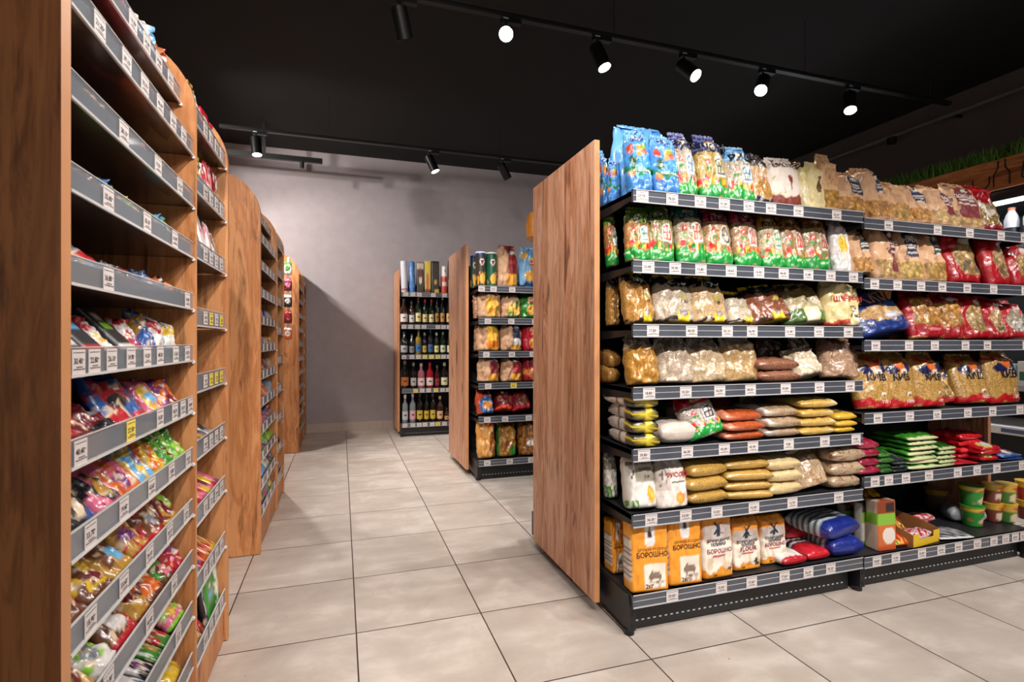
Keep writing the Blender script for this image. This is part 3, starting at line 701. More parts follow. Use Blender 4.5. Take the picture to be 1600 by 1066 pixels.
# --- repeated prints
def house(top, content, frame, fill='e8dcc0', line='2a2430', plaid=None):
    L = [('R', -1, 1, 0, 1, content, 1.), ('R', -1, 1, .72, 1, top)]
    if plaid: L.append(('G', .74, 1, 4.2, plaid))
    L += [('B', .705, .725, line), ('E', -.02, .84, .42, .05, 'c9a04a'), ('E', -.02, .84, .36, .035, 'f0e6d4'),
          ('A', .38, .5, .27, .13, frame, fill), ('E', -.42, .56, .17, .045, 'd5322e'), ('E', -.42, .56, .07, .018, 'f4e8dc'), ('R', -.45, -.39, .44, .52, '3f8a35'), ('E', -.52, .46, .1, .02, '3f8a35'), ('E', -.31, .46, .1, .02, '3f8a35'),
          ('S', -1, 1, .2, .31, 6.5, ['d8302c', 'e8a52c', '3f9a3a', 'e9c13c', '2f7a2e', 'c42a30'], 3), ('E', -.62, .32, .17, .045, 'd22f2a'), ('E', -.2, .3, .12, .035, 'e8b83a'),
          ('B', 0, .21, '1f9a3e'), ('B', .14, .155, 'c8e8b8'), ('B', 0, .1, '188a38')]
    return L
def agro(content, oliv=False):
    d = '3a2e2a' if not oliv else '56622a'
    return [('R', -1, 1, 0, 1, content, 1.), ('N', -1, 1, .74, 1, 3, -.1, '2c2320', .6), ('R', -1, 1, .8, 1, '2c2420', .5), ('R', -.25, .25, .86, 1, 'e3c22a'), ('E', .12, .8, .5, .085, '12161a'), ('E', .12, .8, .46, .07, '1d2a26'), ('B', 0, .07, d),
            ('R', .0, .55, 0, .2, 'e6c62c'), ('E', .28, .17, .17, .055, '7d7488'), ('E', .28, .17, .1, .033, 'b8aeb4'), ('E', .35, .52, .16, .05, 'c8c060', .6)]
def clearbag(content, top='9a8a78'):
    return [('R', -1, 1, 0, 1, content, 1.), ('R', -1, 1, .82, 1, top, .35), ('N', -1, 1, .74, 1, 5, .12, 'c8bcae', .2)]
def kraft(label, window='d99a48', lv=.42, brand='e8ded2', u0=-.1, u1=.8, tan='dcae86'):
    return [('R', -1, 1, 0, 1, tan), ('N', -1, 1, .5, .8, 2.4, .25, 'c99a72'), ('R', -.85, .85, .04, .34, window, 1.), ('R', u0, u1, lv, .9, label), ('E', (u0 + u1) / 2, .8, .3, .05, brand), ('R', u0 + .08, u1 - .08, .64, .66, brand), ('R', u0 + .1, u1 - .1, .57, .6, brand), ('R', u0 + .08, u1 - .1, .5, .52, brand), ('E', u0 + .02, .4, .13, .05, 'b88a64')]
def redpasta(window='d8b070', dark='7a6a58'):
    return [('R', -1, 1, 0, 1, 'b01520'), ('E', .2, .42, .85, .32, window, 1.), ('N', -.4, 1, .15, .4, 4, .02, dark, .6), ('R', -1, 1, 0, .12, 'a8121e'), ('N', -1, 1, .6, 1, 5, .35, 'd84a50'), ('E', .3, .78, .35, .06, 'e8d8cc')]
def kyiv(cap='b51a22'):
    return [('R', -1, 1, 0, 1, 'd9a95c', 1.), ('B', .86, .93, cap), ('R', -1, 1, .93, 1, '9a7434', .8), ('E', -.32, .69, .4, .09, '1b1f4a'), ('E', .55, .72, .26, .1, '20234e'), ('E', .12, .77, .28, .08, 'd9692a'), ('E', .2, .7, .17, .1, 'df7430'), ('E', .3, .645, .19, .052, 'f0e2d6'), ('B', 0, .15, 'b8161f'), ('E', .35, .1, .3, .045, 'cf3038'), ('E', .35, .26, .09, .03, 'f2ece0'), ('R', .31, .39, .2, .25, '2a2a3a')]

# --- near gondola, left bay
r = rowsec(0, 0, Y1, T1[0], G1, N7)
blue = [('R', -1, 1, .82, 1, '7ab8ec'), ('E', .0, .86, .62, .055, '1f2d78'), ('E', .1, .85, .4, .018, 'c8d4f0'), ('E', .1, .66, .4, .07, 'e9a23a'), ('E', .32, .71, .25, .05, '8fae3a'), ('E', -.1, .58, .2, .05, 'ef9a50'), ('E', .35, .62, .2, .045, 'c94a34'), ('E', -.72, .66, .2, .09, 'b8452e'), ('E', -.6, .46, .2, .1, '2f5a3a'),
        ('N', -1, 1, .3, .5, 3, .3, '3f86c8'), ('B', .265, .345, '1c7a48'), ('R', -.95, -.55, .2, .3, 'e88a4a'), ('B', 0, .2, '3f7fc4')]
tx_blue = [('МІКС', 0, .85, .2, 'e8eefc', True, 3), ('КОКТЕЙЛЬ', .05, .29, .12, 'f2fff4')]
bag(r, 936, 958, 238, 'blue film pouch with fruit half hidden by panel', '4f9ae0', blue, d=.06, front=.23, res=.8)
bag(r, 957, 1050, 203, 'large plain sky blue pouch standing behind', '6cb0ea', [('N', -1, 1, 0, 1, 2, .3, '4a94d8')], d=.06, front=.17, tilt=4, wr=.006)
bag(r, 948, 968, 250, 'narrow blue pouch turned to the side', '4f9ae0', blue, d=.055, front=.16, yaw=-25)
bag(r, 966, 1024, 206, 'blue film pouch with orange and green fruit', '4f9ae0', blue, d=.07, texts=tx_blue, wr=.005, tilt=10, front=.015)
bag(r, 1024, 1068, 214, 'slimmer blue film pouch with citrus picture', '4f9ae0', blue, d=.065, texts=tx_blue, wr=.005, tilt=10, front=.012)
hs = dict(d=.062, tilt=10)
bag(r, 1057, 1096, 209, 'rice bag with navy plaid top and window print', 'e8d8c0', house('2a2e62', 'd8c8ae', '3a78b8', plaid='8088b8'), texts=[('РИС', .1, .735, .36, '1a1a22', True, 2)], **hs)
bag(r, 1097, 1147, 214, 'millet bag with dark navy crumpled top', 'e8d8a0', house('1d2150', 'dcb65e', '2a3a5a', 'd0c890', plaid='6a6ea0'), texts=[('ПШОНО', .05, .735, .3, '1a1a22', True, 2)], **hs)
bag(r, 1141, 1186, 232, 'rice bag with light blue top and window print', 'e8d8c0', house('4f92cc', 'd6c6aa', '2a78a8', plaid='9cc4e4'), texts=[('РИС', .1, .735, .34, '1a1a22', True, 2)], **hs)
bag(r, 1173, 1215, 242, 'brown bag with red label and pasta bowl picture', 'b8926a', [('R', -1, 1, .72, 1, '3e3434'), ('E', .2, .52, .5, .05, 'b8202a'), ('E', .1, .28, .7, .17, 'd8a048', 1.), ('R', -1, 1, .5, .72, 'c8a078'), ('B', 0, .1, '1f2238')], texts=[('ЛОКШИНА', .2, .51, .14, 'f4e4d4')], d=.06, tilt=12, name='noodle_bag')
bag(r, 1203, 1257, 252, 'white and brown paper bag with cocoa flower', 'e6d8cc', [('B', 0, .2, '7a3020'), ('E', .25, .55, .17, .085, '8a2f22'), ('R', .22, .3, .35, .5, '6a4030'), ('N', -.9, -.1, .25, .6, 4, .25, 'b8bd80'), ('B', .2, .22, 'c8a080')], texts=[('ГЕРКУЛЕС', .15, .8, .17, '5a4038')], d=.07, tilt=6, n=3, mat='paper', name='paper_bag')
bag(r, 1252, 1266, 258, 'pale yellow pouch squeezed between paper bags', 'e8d69a', [('R', -1, 1, .1, .5, 'efe2b8')], d=.05, tilt=6, res=.7)
bag(r, 1262, 1292, 260, 'cream bag with brown jug drawing', 'ecd9a0', [('E', .1, .5, .3, .13, '6a4428'), ('E', .2, .68, .14, .05, '5a3a26'), ('R', -.5, .6, .12, .3, 'e0cc9a'), ('B', 0, .03, 'c8a868')], d=.06, tilt=5, n=3, mat='paper', name='paper_bag', flop=0)
bag(r, 1284, 1313, 246, 'tall kraft pasta bag with printed recipe', 'e0b284', [('R', -.7, .7, .45, .75, 'd4a274'), ('R', -.8, .8, .06, .36, 'd8a040', 1.), ('S', -.6, .6, .46, .74, 9, ['a8764e'], 3)], d=.07, tilt=4, n=3, mat='kraft', name='pasta_bag')
r2 = rowsec(1, 0, Y1, T1[1], G1, N7)
go = [('ГОРОХ', .1, .735, .3, '1a1a22', True, 2)]
bag(r2, 940, 967, 330, 'green topped pea bag half behind panel', 'c8b888', house('5f8a28', 'cc8a4e', '3a8a90'), d=.06, front=.17, yaw=-12, tilt=10)
bag(r2, 962, 1020, 328, 'broad yellow pea bag with olive green top', 'c8b888', house('5f8a28', 'd0955a', '2f8a98'), texts=go, wr=.005, **hs)
bag(r2, 1014, 1058, 322, 'pea bag with green top and crimson window', 'c8b888', house('4f7e24', 'b0a468', 'b8202c'), texts=go, **hs)
bag(r2, 1062, 1108, 318, 'oat bag with teal plaid top', 'd8c8a8', house('1d6a5e', 'd2ba94', 'a83a3c', 'd8c4a4', plaid='5aa090'), texts=[('ВІВСЯНІ', .15, .735, .22, '1a1a22', True, 2)], **hs)
bag(r2, 1106, 1150, 325, 'wheat bag with crimson plaid top, navy window', 'd8c8a8', house('a01838', 'd8ac78', '1f3a60', 'd4c090', plaid='d05878'), texts=[('ПШЕН', .2, .735, .26, '1a1a22', True, 2)], **hs)
bag(r2, 1152, 1196, 326, 'barley bag with crimson top, pink window', 'd8c8a8', house('a41a3a', 'cfa880', 'c04a60', 'd0b490', plaid='d05878'), texts=[('ЯЧНА', .2, .735, .3, '1a1a22', True, 2)], **hs)
bag(r2, 1195, 1232, 334, 'corn groats bag with amber top, teal window', 'd8c8a8', house('b87820', 'e4d0a8', '2f8a6a', 'eae0c4'), texts=[('КУКУР', .15, .735, .26, '1a1a22', True, 2)], **hs)
bag(r2, 1228, 1266, 336, 'semolina bag with amber top and red window', 'd8c8a8', house('b4741c', 'c89a70', 'b82a3c', 'd8b088'), texts=[('МАННА', .15, .735, .26, '1a1a22', True, 2)], **hs)
bag(r2, 1262, 1305, 336, 'wheat groats bag with orange brown crumpled top', 'd8c8a8', house('a8661a', 'c8a878', '9a3040', 'd0ac80'), texts=[('ПШЕНИЧНА', .1, .735, .17, '1a1a22', True, 2)], **hs)
bag(r2, 1305, 1334, 345, 'narrow white pouch with yellow corn strip', 'e4dedc', [('E', .1, .5, .5, .2, 'e8c83a'), ('R', -1, 1, .75, 1, 'cbbfbc'), ('E', .1, .32, .4, .08, 'f0e6d0')], d=.05, tilt=9)
r3 = rowsec(2, 0, Y1, T1[2], G1, N7)
lg = [('Агро', .12, .79, .2, 'e8f0e8', True, 0), ('1 кг', .35, .38, .12, '4a3a34')]
bag(r3, 941, 968, 436, 'yellow split pea bag behind the panel edge', 'c8a060', clearbag('cc9444', '2e2622'), mat='clear', d=.06, front=.17, tilt=6)
bag(r3, 967, 1029, 430, 'clear split pea bag with black lozenge label', 'c8a060', agro('d2984c'), mat='clear', d=.08, tilt=12, texts=lg, wr=.006)
bag(r3, 1026, 1092, 436, 'clear white rice bag with black lozenge label', 'd8c8b0', agro('ddc8ae'), mat='clear', d=.08, tilt=16, texts=lg, wr=.006)
bag(r3, 1084, 1146, 438, 'cream millet bag with black lozenge label', 'd8c8b0', agro('e0bc8c'), mat='clear', d=.08, tilt=16, texts=lg, wr=.006)
bag(r3, 1140, 1186, 462, 'short white rice bag with yellow label', 'd8c8b0', agro('dfcdb2'), mat='clear', d=.07, tilt=20, front=.05)
bag(r3, 1176, 1244, 455, 'dark buckwheat bag leaning right', 'a8745a', agro('9a5c40'), mat='clear', d=.08, tilt=24, roll=-7, wr=.006)
bag(r3, 1232, 1297, 450, 'pale groats bag with olive green label', 'd8c8a0', [('R', -1, 1, 0, 1, 'd8c49a', 1.), ('R', -1, 1, .6, 1, '8a7444', .7), ('R', -1, -.1, 0, .3, '4c6a34'), ('R', -.1, .5, 0, .34, 'e8deb0'), ('R', .5, 1, 0, .26, '5a7a3c'), ('E', .15, .52, .14, .05, '4a4a3a'), ('N', -1, 1, .7, 1, 4, .2, '6a5a34')], mat='clear', d=.08, tilt=22, roll=-6, wr=.006)
bag(r3, 1266, 1296, 440, 'olive pouch lying behind the groats', '6a5c24', [('N', -1, 1, 0, 1, 3, .2, '8a7834')], d=.05, tilt=8, front=.16, res=.7)
bag(r3, 1291, 1347, 438, 'cream bag with red lettering and red base', 'e8d49a', [('B', 0, .1, 'c0402e'), ('R', .25, .75, .02, .16, 'ecdcac'), ('E', .45, .36, .17, .07, '3a3428'), ('E', .45, .36, .09, .04, 'c8b684'), ('S', -.2, .8, .58, .66, 10, ['c06a5a'], 2), ('E', .3, .97, .7, .03, 'b83a34')], d=.085, tilt=6, n=2.8,
    texts=[('ПШЕНИЧНА', .15, .5, .155, 'b82a30'), ('1 кг', .5, .17, .14, '3a2a24')], wr=.007)
r4 = rowsec(3, 0, Y1, T1[3], G1, N7)
stack(r4, 941, 970, 550, 2, 'short packet of yellow split peas', 'c89050', [('R', -1, 1, 0, 1, 'c8904a', 1.)], depth=.2, front=.17, name='split_pea_packet')
cb = dict(mat='clear', tilt=12, wr=.007, topt=.06, fill=.74, name='groats_bag')
bag(r4, 970, 1035, 532, 'clear bag full of yellow split peas', 'c8a060', clearbag('d0953f'), d=.085, front=.01, **cb)
bag(r4, 1030, 1090, 535, 'clear bag of white rice', 'd8c8b0', clearbag('dcc6ae'), d=.08, **cb)
bag(r4, 1081, 1141, 536, 'clear bag of cream coloured rice', 'd8c8b0', clearbag('e2c6a0'), d=.08, **cb)
bag(r4, 1133, 1195, 530, 'clear bag of tan wheat groats', 'd8c8b0', clearbag('d3ad78', 'a89078'), d=.08, **cb)
z = stack(r4, 1190, 1254, 562, 2, 'brown flat packet of buckwheat', '8a5a44', [('R', -1, 1, 0, 1, 'a06a50', 1.)], depth=.18, front=.015, name='buckwheat_packet')
bag(r4, 1186, 1236, 534, 'dark buckwheat bag standing at the back', '8a5a44', clearbag('8a5c44', '6a5040'), d=.07, front=.22, mat='clear', tilt=4, name='groats_bag')
bag(r4, 1238, 1278, 530, 'tall brown buckwheat bag behind a white bag', '8a5a44', clearbag('8f6650', '6a5248'), d=.06, front=.12, mat='clear', tilt=4, name='groats_bag')
bag(r4, 1244, 1294, 556, 'slumped bag of white flour', 'e0cfb4', [('R', -1, 1, 0, 1, 'dcc9ac', .5)], d=.09, front=.01, mat='clear', tilt=26, roll=-8, name='groats_bag', wr=.007)
bag(r4, 1291, 1347, 530, 'clear bag of pinkish brown barley', 'b08a70', [('R', -1, 1, 0, 1, 'cca484', 1.), ('R', -1, 1, .6, 1, '93705c', .8)], d=.085, mat='clear', tilt=12, name='groats_bag', wr=.007)
r5 = rowsec(4, 0, Y1, T1[4], G1, N7)
def byw(u, v): return (0, 0, 0, 0)
stack(r5, 941, 1032, 618, 4, 'white and black sugar packet with yellow strip', 'ddd2c6', [('R', -1, 1, 0, .26, '2c2926'), ('R', .1, .62, 0, .26, 'e8cf3a'), ('R', -1, 1, .5, .53, '4a4642')], depth=.2, front=.012, name='sugar_packet', mat='film', yaw=0, wr=.003, jit=.001, square=True)
bag(r5, 1046, 1078, 622, 'house printed rice bag in the background', 'e8d8c0', house('8a1a28', 'd8c8b4', '20263a'), d=.06, front=.22, tilt=4)
stack(r5, 1036, 1100, 662, 1, 'flat white flour packet lying down', 'e2d4c8', [('R', -1, 1, 0, 1, 'dfcfc4', .25)], depth=.2, front=.02, name='flour_packet')
bag(r5, 1080, 1139, 624, 'leaning house printed bag with bright green base', 'e8d8c0', house('a81a30', 'dccdc0', '1c2440', 'e4d6c8'), d=.08, front=.005, tilt=20, roll=-13, wr=.004)
bag(r5, 1120, 1150, 622, 'dark red bag at the back of shelf', '8a1c24', [('N', -1, 1, 0, 1, 3, .2, 'a83a3a')], d=.06, front=.24, tilt=4, res=.7)
stack(r5, 1135, 1198, 643, 3, 'orange red lentil packet', 'c4582e', [('R', -1, 1, 0, 1, 'cf6234', 1.), ('R', -1, -.7, 0, 1, 'd8886a')], front=.008, name='lentil_packet')
bag(r5, 1160, 1200, 622, 'olive packet standing behind the lentils', '8a7444', [('N', -1, 1, 0, 1, 3, .1, 'b09a64')], d=.06, front=.22, tilt=4, res=.7)
stack(r5, 1199, 1253, 636, 3, 'beige flat packet of oatmeal', 'b49678', [('R', -1, 1, 0, 1, 'c4a684', 1.), ('R', -1, -.8, 0, 1, 'd8ccc0')], front=.01, name='oatmeal_packet')
bag(r5, 1215, 1262, 620, 'brownish yellow packet standing at the back', 'a87c34', [('N', -1, 1, 0, 1, 3, .1, 'c8a050')], d=.06, front=.22, tilt=4, res=.7)
stack(r5, 1252, 1309, 624, 4, 'yellow flat packet of corn grits', 'e6bf66', [('R', -1, 1, 0, 1, 'e4ba60', .8), ('R', .7, 1, 0, 1, 'e8d0a0')], front=.008, name='corn_packet')
stack(r5, 1306, 1340, 646, 3, 'yellow and navy striped packet', 'e3c04a', [('R', -1, 1, .0, .5, 'dcb23c'), ('R', -1, 1, .2, .3, '2a2a4a'), ('R', -1, 1, .5, 1, 'e8cc60')], front=.015, mat='film', name='starch_packet')
r6 = rowsec(5, 0, Y1, T1[5], G1, N7)
bag(r6, 944, 966, 706, 'white flour bag with green leaves, turned sideways', 'd8d2c8', [('N', -1, 1, 0, .25, 4, .0, '5a8a3a'), ('R', -1, 1, .6, .8, '8a8478')], d=.07, front=.18, yaw=-15, mat='paper', n=3)
bag(r6, 957, 1031, 706, 'large grey white multigrain bag with orange circle', 'e2dcd4', [('R', -.5, 1, .42, .92, '9c9484'), ('R', -1, -.5, .4, 1, 'd8d2c8'), ('E', .42, .22, .27, .14, 'f0a630'), ('E', .46, .24, .14, .08, 'f6c050'), ('N', -1, -.5, 0, .12, 5, -.1, '4f8a34'), ('S', -.95, -.55, .5, .8, 9, ['5a564c'], 2), ('R', -.3, .7, .635, .65, '4a443c')],
    d=.1, mat='paper', n=2.8, tilt=12, roll=-4, front=.01, texts=[('МУЛЬТИЗЕРНОВЕ', .18, .72, .115, '3f4a26'), ('1 кг', .3, .5, .1, '3a352e')], taper=.05, name='flour_bag')
bag(r6, 1028, 1079, 722, 'small white flour bag with orange circle', 'e6dcd4', [('R', -1, -.2, .4, 1, 'c8bcb2'), ('E', .35, .2, .3, .13, 'f29a34'), ('E', .38, .21, .16, .07, 'f6b458'), ('R', -.1, .75, .55, .58, '3a3430'), ('S', -.9, -.4, .5, .85, 9, ['6a5a54'], 2)], d=.07, mat='paper', n=2.8, tilt=5, front=.01,
    texts=[('РИСОВЕ', .3, .68, .16, 'b03a34')], taper=.06, name='flour_bag')
stack(r6, 1078, 1143, 724, 3, 'mustard yellow packet of crushed corn', 'd8ae5e', [('R', -1, 1, 0, 1, 'd6a954', .9)], front=.01, yaw=8, name='corn_packet')
stack(r6, 1138, 1207, 720, 4, 'folded yellow packet of corn flour', 'd4aa5a', [('R', -1, 1, 0, 1, 'd0a452', .7), ('R', -1, -.7, 0, 1, 'b8924a')], front=.012, yaw=-6, name='corn_packet')
stack(r6, 1202, 1257, 716, 3, 'cream packet of semolina', 'e4cf9c', [('R', -1, 1, 0, 1, 'e2c894', .5)], front=.01, name='semolina_packet')
bag(r6, 1250, 1302, 716, 'slumped clear bag of oat flakes', 'd8bc98', [('R', -1, 1, 0, 1, 'd6b792', 1.), ('N', -1, 1, 0, 1, 9, .3, 'b88a66', 1.)], d=.08, mat='clear', tilt=24, roll=-10, front=.01, name='oat_bag')
stack(r6, 1300, 1352, 702, 3, 'speckled packet of muesli', 'd8bc98', [('R', -1, 1, 0, 1, 'd8bb98', 1.), ('N', -1, 1, 0, 1, 10, .25, '9a6848', 1.)], front=.01, name='muesli_packet')
r7 = rowsec(6, 0, Y1, T1[6], G1, N7)
mill = [('R', -.28, .28, .66, 1.1, 'e6e0dc'), ('E', 0, .67, .28, .07, 'e6e0dc'), ('E', 0, .77, .12, .06, '3a2420'), ('R', -.06, .06, .8, .9, '3a2420'), ('R', -.34, .8, .03, .38, 'f0e4d4')]
orr = 'ec9a2c'
def sideprint(s, v):
    if -.7 < s < .7 and .12 < v < .72: return (*hx('eadfd2' if int(v * 60) % 3 else '8a7a70'), 0.)
    return (*hx('f0a436'), 0.)
basket = [('E', .22, .19, .34, .085, '6a5248'), ('E', .22, .2, .29, .07, 'e8dccc'), ('E', .22, .22, .3, .035, '8a7264'), ('R', -.1, .54, .15, .19, '7a6256'), ('S', -.2, .7, .04, .12, 8, ['c8b8a8', 'a89484'], 3)]
def flour(px0, px1, yt, look, seed=0, **k):
    o = bag(r7, px0, px1, yt, look, orr, [('N', -1, 1, 0, 1, 5, .38, 'e08a22')] + mill + basket, mat='paper', n=9, fill=.93, topt=.55, d=.085, tilt=3, side=sideprint, name='flour_sack', seal=False, bot=.95, wr=.0025, bulge=.01, flop=0,
            texts=[('БОРОШНО', .1, .46, .155, '4a2414'), ('ДРУЖНА РОДИНА', .12, .545, .085, '5a3a24', False), ('2кг', -.1, .05, .14, '4a2a1c')], **k)
    # windmill sails, drawn flat on the paper
    return o
flour(955, 975, 808, 'orange flour sack standing behind, mostly hidden', front=.17, yaw=-2)
flour(974, 1044, 804, 'largest orange flour sack with windmill and basket', yaw=-5, front=.005)
flour(1043, 1096, 790, 'second orange flour sack with windmill and basket', yaw=-3, front=.012)
vin = [('R', -1, 1, .55, .78, 'b8aaa2'), ('E', 0, .57, .34, .2, 'd6cac4'), ('B', .12, .56, 'efe2d2'), ('R', -.42, .42, .46, .72, 'c9beb8'), ('R', -.06, .06, .6, .78, '1f2a3e'), ('E', 0, .66, .12, .06, '1f2a3e'), ('R', -.4, .45, .295, .33, 'b02a38'), ('E', .68, .14, .22, .07, '3a3236'), ('N', -1, 1, .12, .3, 3, .25, 'd8c2a4'), ('B', 0, .1, 'e8982e')]
def vflour(px0, px1, yt, look, word, **k):
    return bag(r7, px0, px1, yt, look, 'e08e2c', vin, mat='paper', n=7, fill=.9, topt=.5, d=.08, tilt=3, name='flour_sack', seal=False, bot=.9, wr=.003, bulge=.03, flop=0,
               texts=[(word, .02, .37, .15 if len(word) > 5 else .19, '8a2030'), ('ВІННИЦЬКИЙ', 0, .53, .105, '2a2a34'), ('МЛИНАР', 0, .47, .11, '2a2a34'), ('1кг', -.35, .04, .1, '4a2a1c'), ('X', 0, .65, .42, '1f2a3e')], **k)
vflour(1096, 1145, 793, 'orange and white flour sack with large blue windmill', 'БОРОШНО', yaw=2, front=.02)
vflour(1143, 1187, 806, 'smaller flour sack with round shoulders and windmill', 'FLOUR', front=.045)
vflour(1187, 1228, 803, 'upright flour sack with windmill beside red packets', 'БОРОШНО', front=.06)
rw = [('R', -1, 1, 0, .45, 'c0202c'), ('R', -1, 1, .45, 1, 'e0d6d2'), ('N', -1, 1, .35, .6, 3, .1, 'b8202c')]
z = stack(r7, 1228, 1268, 868, 1, 'white and red pouch at the shelf front', 'e6dcd8', [('R', -1, 1, 0, .12, 'b8202c'), ('N', -.2, 1, 0, .5, 2, .1, 'c02430')], depth=.13, front=.01, mat='film', name='salt_pouch')
z = stack(r7, 1265, 1301, 858, 1, 'glossy red pouch lying flat', 'c8202e', [('R', -1, 1, .5, 1, '2a2226'), ('R', -1, 1, .55, .6, 'e8e0dc'), ('R', -1, 1, .7, .75, 'e8e0dc')], depth=.16, front=.02, mat='film', name='salt_pouch')
z = stack(r7, 1228, 1266, 824, 2, 'red pouch with white back in a pile', 'b81c28', rw, depth=.15, front=.15, mat='film', name='salt_pouch')
z = stack(r7, 1266, 1298, 832, 2, 'dark red pouch lying behind', 'a81c26', [('R', -1, 1, .5, 1, '3a2a2a')], depth=.15, front=.19, mat='film', name='salt_pouch')
bs = [('R', -1, 1, 0, .2, '1b2c84')] + [('R', -1, 1, .22 + .13 * i, .29 + .13 * i, 'd8e4e6') for i in range(6)]
z = stack(r7, 1303, 1354, 842, 1, 'navy and white striped pouch', '1f2e3a', bs, depth=.19, front=.01, mat='film', name='salt_pouch')
z = stack(r7, 1292, 1356, 812, 1, 'topmost navy and white striped pouch', '1f2e3a', bs, depth=.2, front=.02, mat='film', name='salt_pouch', zbase=z + .001, yaw=12)
green_box = [('R', -1, 1, .55, .78, '8cba3c'), ('R', -1, 1, .78, 1, '3a2c28'), ('R', -1, 1, 0, .1, '2f9a3c'), ('E', 0, .3, .7, .15, 'e8d8cc'), ('E', .2, .28, .35, .08, 'c8805a')]
for px0, px1, yt, fr, lk in ((1318, 1336, 786, .24, 'green and white carton at the back, left one'), (1345, 1366, 783, .1, 'green and white carton beside the striped pouches')):
    bag(r7, px0, px1, yt, lk, 'e4dcd4', green_box, mat='card', n=14, fill=1, topt=1, bot=1, d=.05, tilt=0, seal=False, name='tea_carton', wr=0, bulge=0, flop=0, front=fr, res=.8, cat='carton')

# --- near gondola, right bay
s1 = rowsec(0, 1, Y1, T2[0], G1, N6)
kb = dict(mat='kraft', n=2.9, d=.075, wr=.005, name='pasta_bag', cat='bag of pasta')
bag(s1, 1310, 1359, 272, 'kraft pasta bag with navy label and shell window', 'e0b284', kraft('262c44'), tilt=12, texts=[('ПАСТА', .35, .72, .17, 'e8e0d8')], z=1.548, **kb)
bag(s1, 1356, 1397, 264, 'kraft pasta bag with tall folded peach top', 'e6b48a', kraft('3a3850', lv=.5, u0=.2), tilt=14, **kb)
bag(s1, 1394, 1430, 286, 'shorter kraft pasta bag, label facing away', 'e0b083', [('R', -.85, .85, .04, .4, 'd9a552', 1.), ('N', -1, 1, .4, 1, 3, .2, 'c4946a')], tilt=16, **kb)
bag(s1, 1422, 1463, 290, 'leaning kraft pasta bag with navy striped label', 'e0b083', kraft('232a52', lv=.5), tilt=20, **kb)
bag(s1, 1458, 1504, 292, 'kraft pasta bag with maroon side label', 'e6b892', kraft('74202c', window='e0b878', u0=.1, u1=.95, lv=.25), tilt=18, texts=[('ПАСТА', .5, .6, .14, 'e8d8d0')], **kb)
bag(s1, 1496, 1541, 288, 'kraft pasta bag with wide maroon label', 'dca880', kraft('7c2228', window='d8b070', u0=-.6, u1=.7, lv=.2), tilt=16, texts=[('ЛОКШИНА', .05, .62, .13, 'e8d8d0')], **kb)
bag(s1, 1538, 1571, 290, 'red and clear pasta bag with crumpled red top', 'b01520', [('R', -1, 1, .1, .55, 'b8924e', 1.), ('N', -1, 1, .1, .6, 4, .2, 'e0d8cc'), ('R', -1, 1, 0, .1, '8a1420')], mat='pasta', d=.08, tilt=18, name='pasta_bag', cat='bag of pasta', wr=.006)
s2 = rowsec(1, 1, Y1, T2[1], G1, N6)
bag(s2, 1331, 1366, 362, 'narrow kraft shell pasta bag with black label', 'd8ac84', kraft('2e2e34', lv=.5), z=1.305, tilt=8, **kb)
bag(s2, 1364, 1411, 352, 'kraft bag with maroon text column and round stamp', 'dcae8c', kraft('6e1c28', window='c8a060', u0=.2, u1=.95, lv=.14) + [('E', .02, .48, .16, .06, '4a3630'), ('E', .02, .48, .12, .045, 'dcae8c')], tilt=8, texts=[('СПАГЕТІ', .58, .62, .12, 'e8d8d0')], **kb)
bag(s2, 1406, 1447, 358, 'kraft bag with navy label and curly pasta', 'dcb088', kraft('1f2c50', window='e0b860', u0=-.3, u1=.6), tilt=9, texts=[('РІЖКИ', .12, .7, .14, 'e8d8d0')], **kb)
bag(s2, 1442, 1487, 360, 'kraft bag with dark green label and twisted pasta', 'cfa078', kraft('28403c', window='d0a050', u0=0, u1=.85, lv=.5), tilt=10, **kb)
pb = dict(mat='pasta', d=.085, name='pasta_bag', cat='bag of pasta', wr=.006)
bag(s2, 1486, 1541, 364, 'glossy red pasta bag with farfalle window', 'b01520', redpasta(), tilt=14, **pb)
bag(s2, 1539, 1592, 370, 'big dark red pasta bag turned half sideways', '9a1420', redpasta('c8a068', '80684a'), tilt=10, yaw=10, **pb)
bag(s2, 1586, 1626, 384, 'red pasta bag cut by the picture edge', 'b01824', redpasta('d8a860'), tilt=14, **pb)
s3 = rowsec(2, 1, Y1, T2[2], G1, N6)
mk = [('R', -1, 1, .0, 1, '1c3270'), ('E', .1, .37, .85, .16, 'e8b878', 1.), ('E', .55, .52, .3, .07, '3a6ab0'), ('E', .2, .85, .34, .07, 'c8cce0'), ('E', .2, .85, .28, .045, '24407c'), ('E', .35, .3, .3, .04, 'b8c4e0'), ('N', -1, 1, 0, .25, 4, .3, '3050a0')]
bag(s3, 1348, 1436, 462, 'big royal blue macaroni bag, seal facing left', '1c3270', mk, mat='film', tilt=30, roll=-10, d=.1, front=.015, name='pasta_bag', cat='bag of pasta', texts=[('МАКОР', -.05, .58, .26, 'e8a050', True, -1), ], wr=.006)
bag(s3, 1392, 1432, 458, 'orange and red pasta bag behind the blue one', 'c07028', [('R', -1, 1, .7, 1, '8a141e'), ('R', -1, 1, .1, .7, 'd08a3c', 1.)], tilt=6, front=.18, mat='pasta', d=.07, name='pasta_bag', cat='bag of pasta')
rp = [('R', -1, 1, 0, 1, 'e0a050', 1.), ('B', 0, .27, 'a31a24'), ('R', -1, 1, .86, 1, '8a141e'), ('R', -1, -.7, .3, 1, 'a81c26'), ('E', .35, .74, .34, .055, 'f0e0d4'), ('E', .35, .74, .26, .035, 'c83038'), ('E', .1, .17, .4, .03, 'd8808a')]
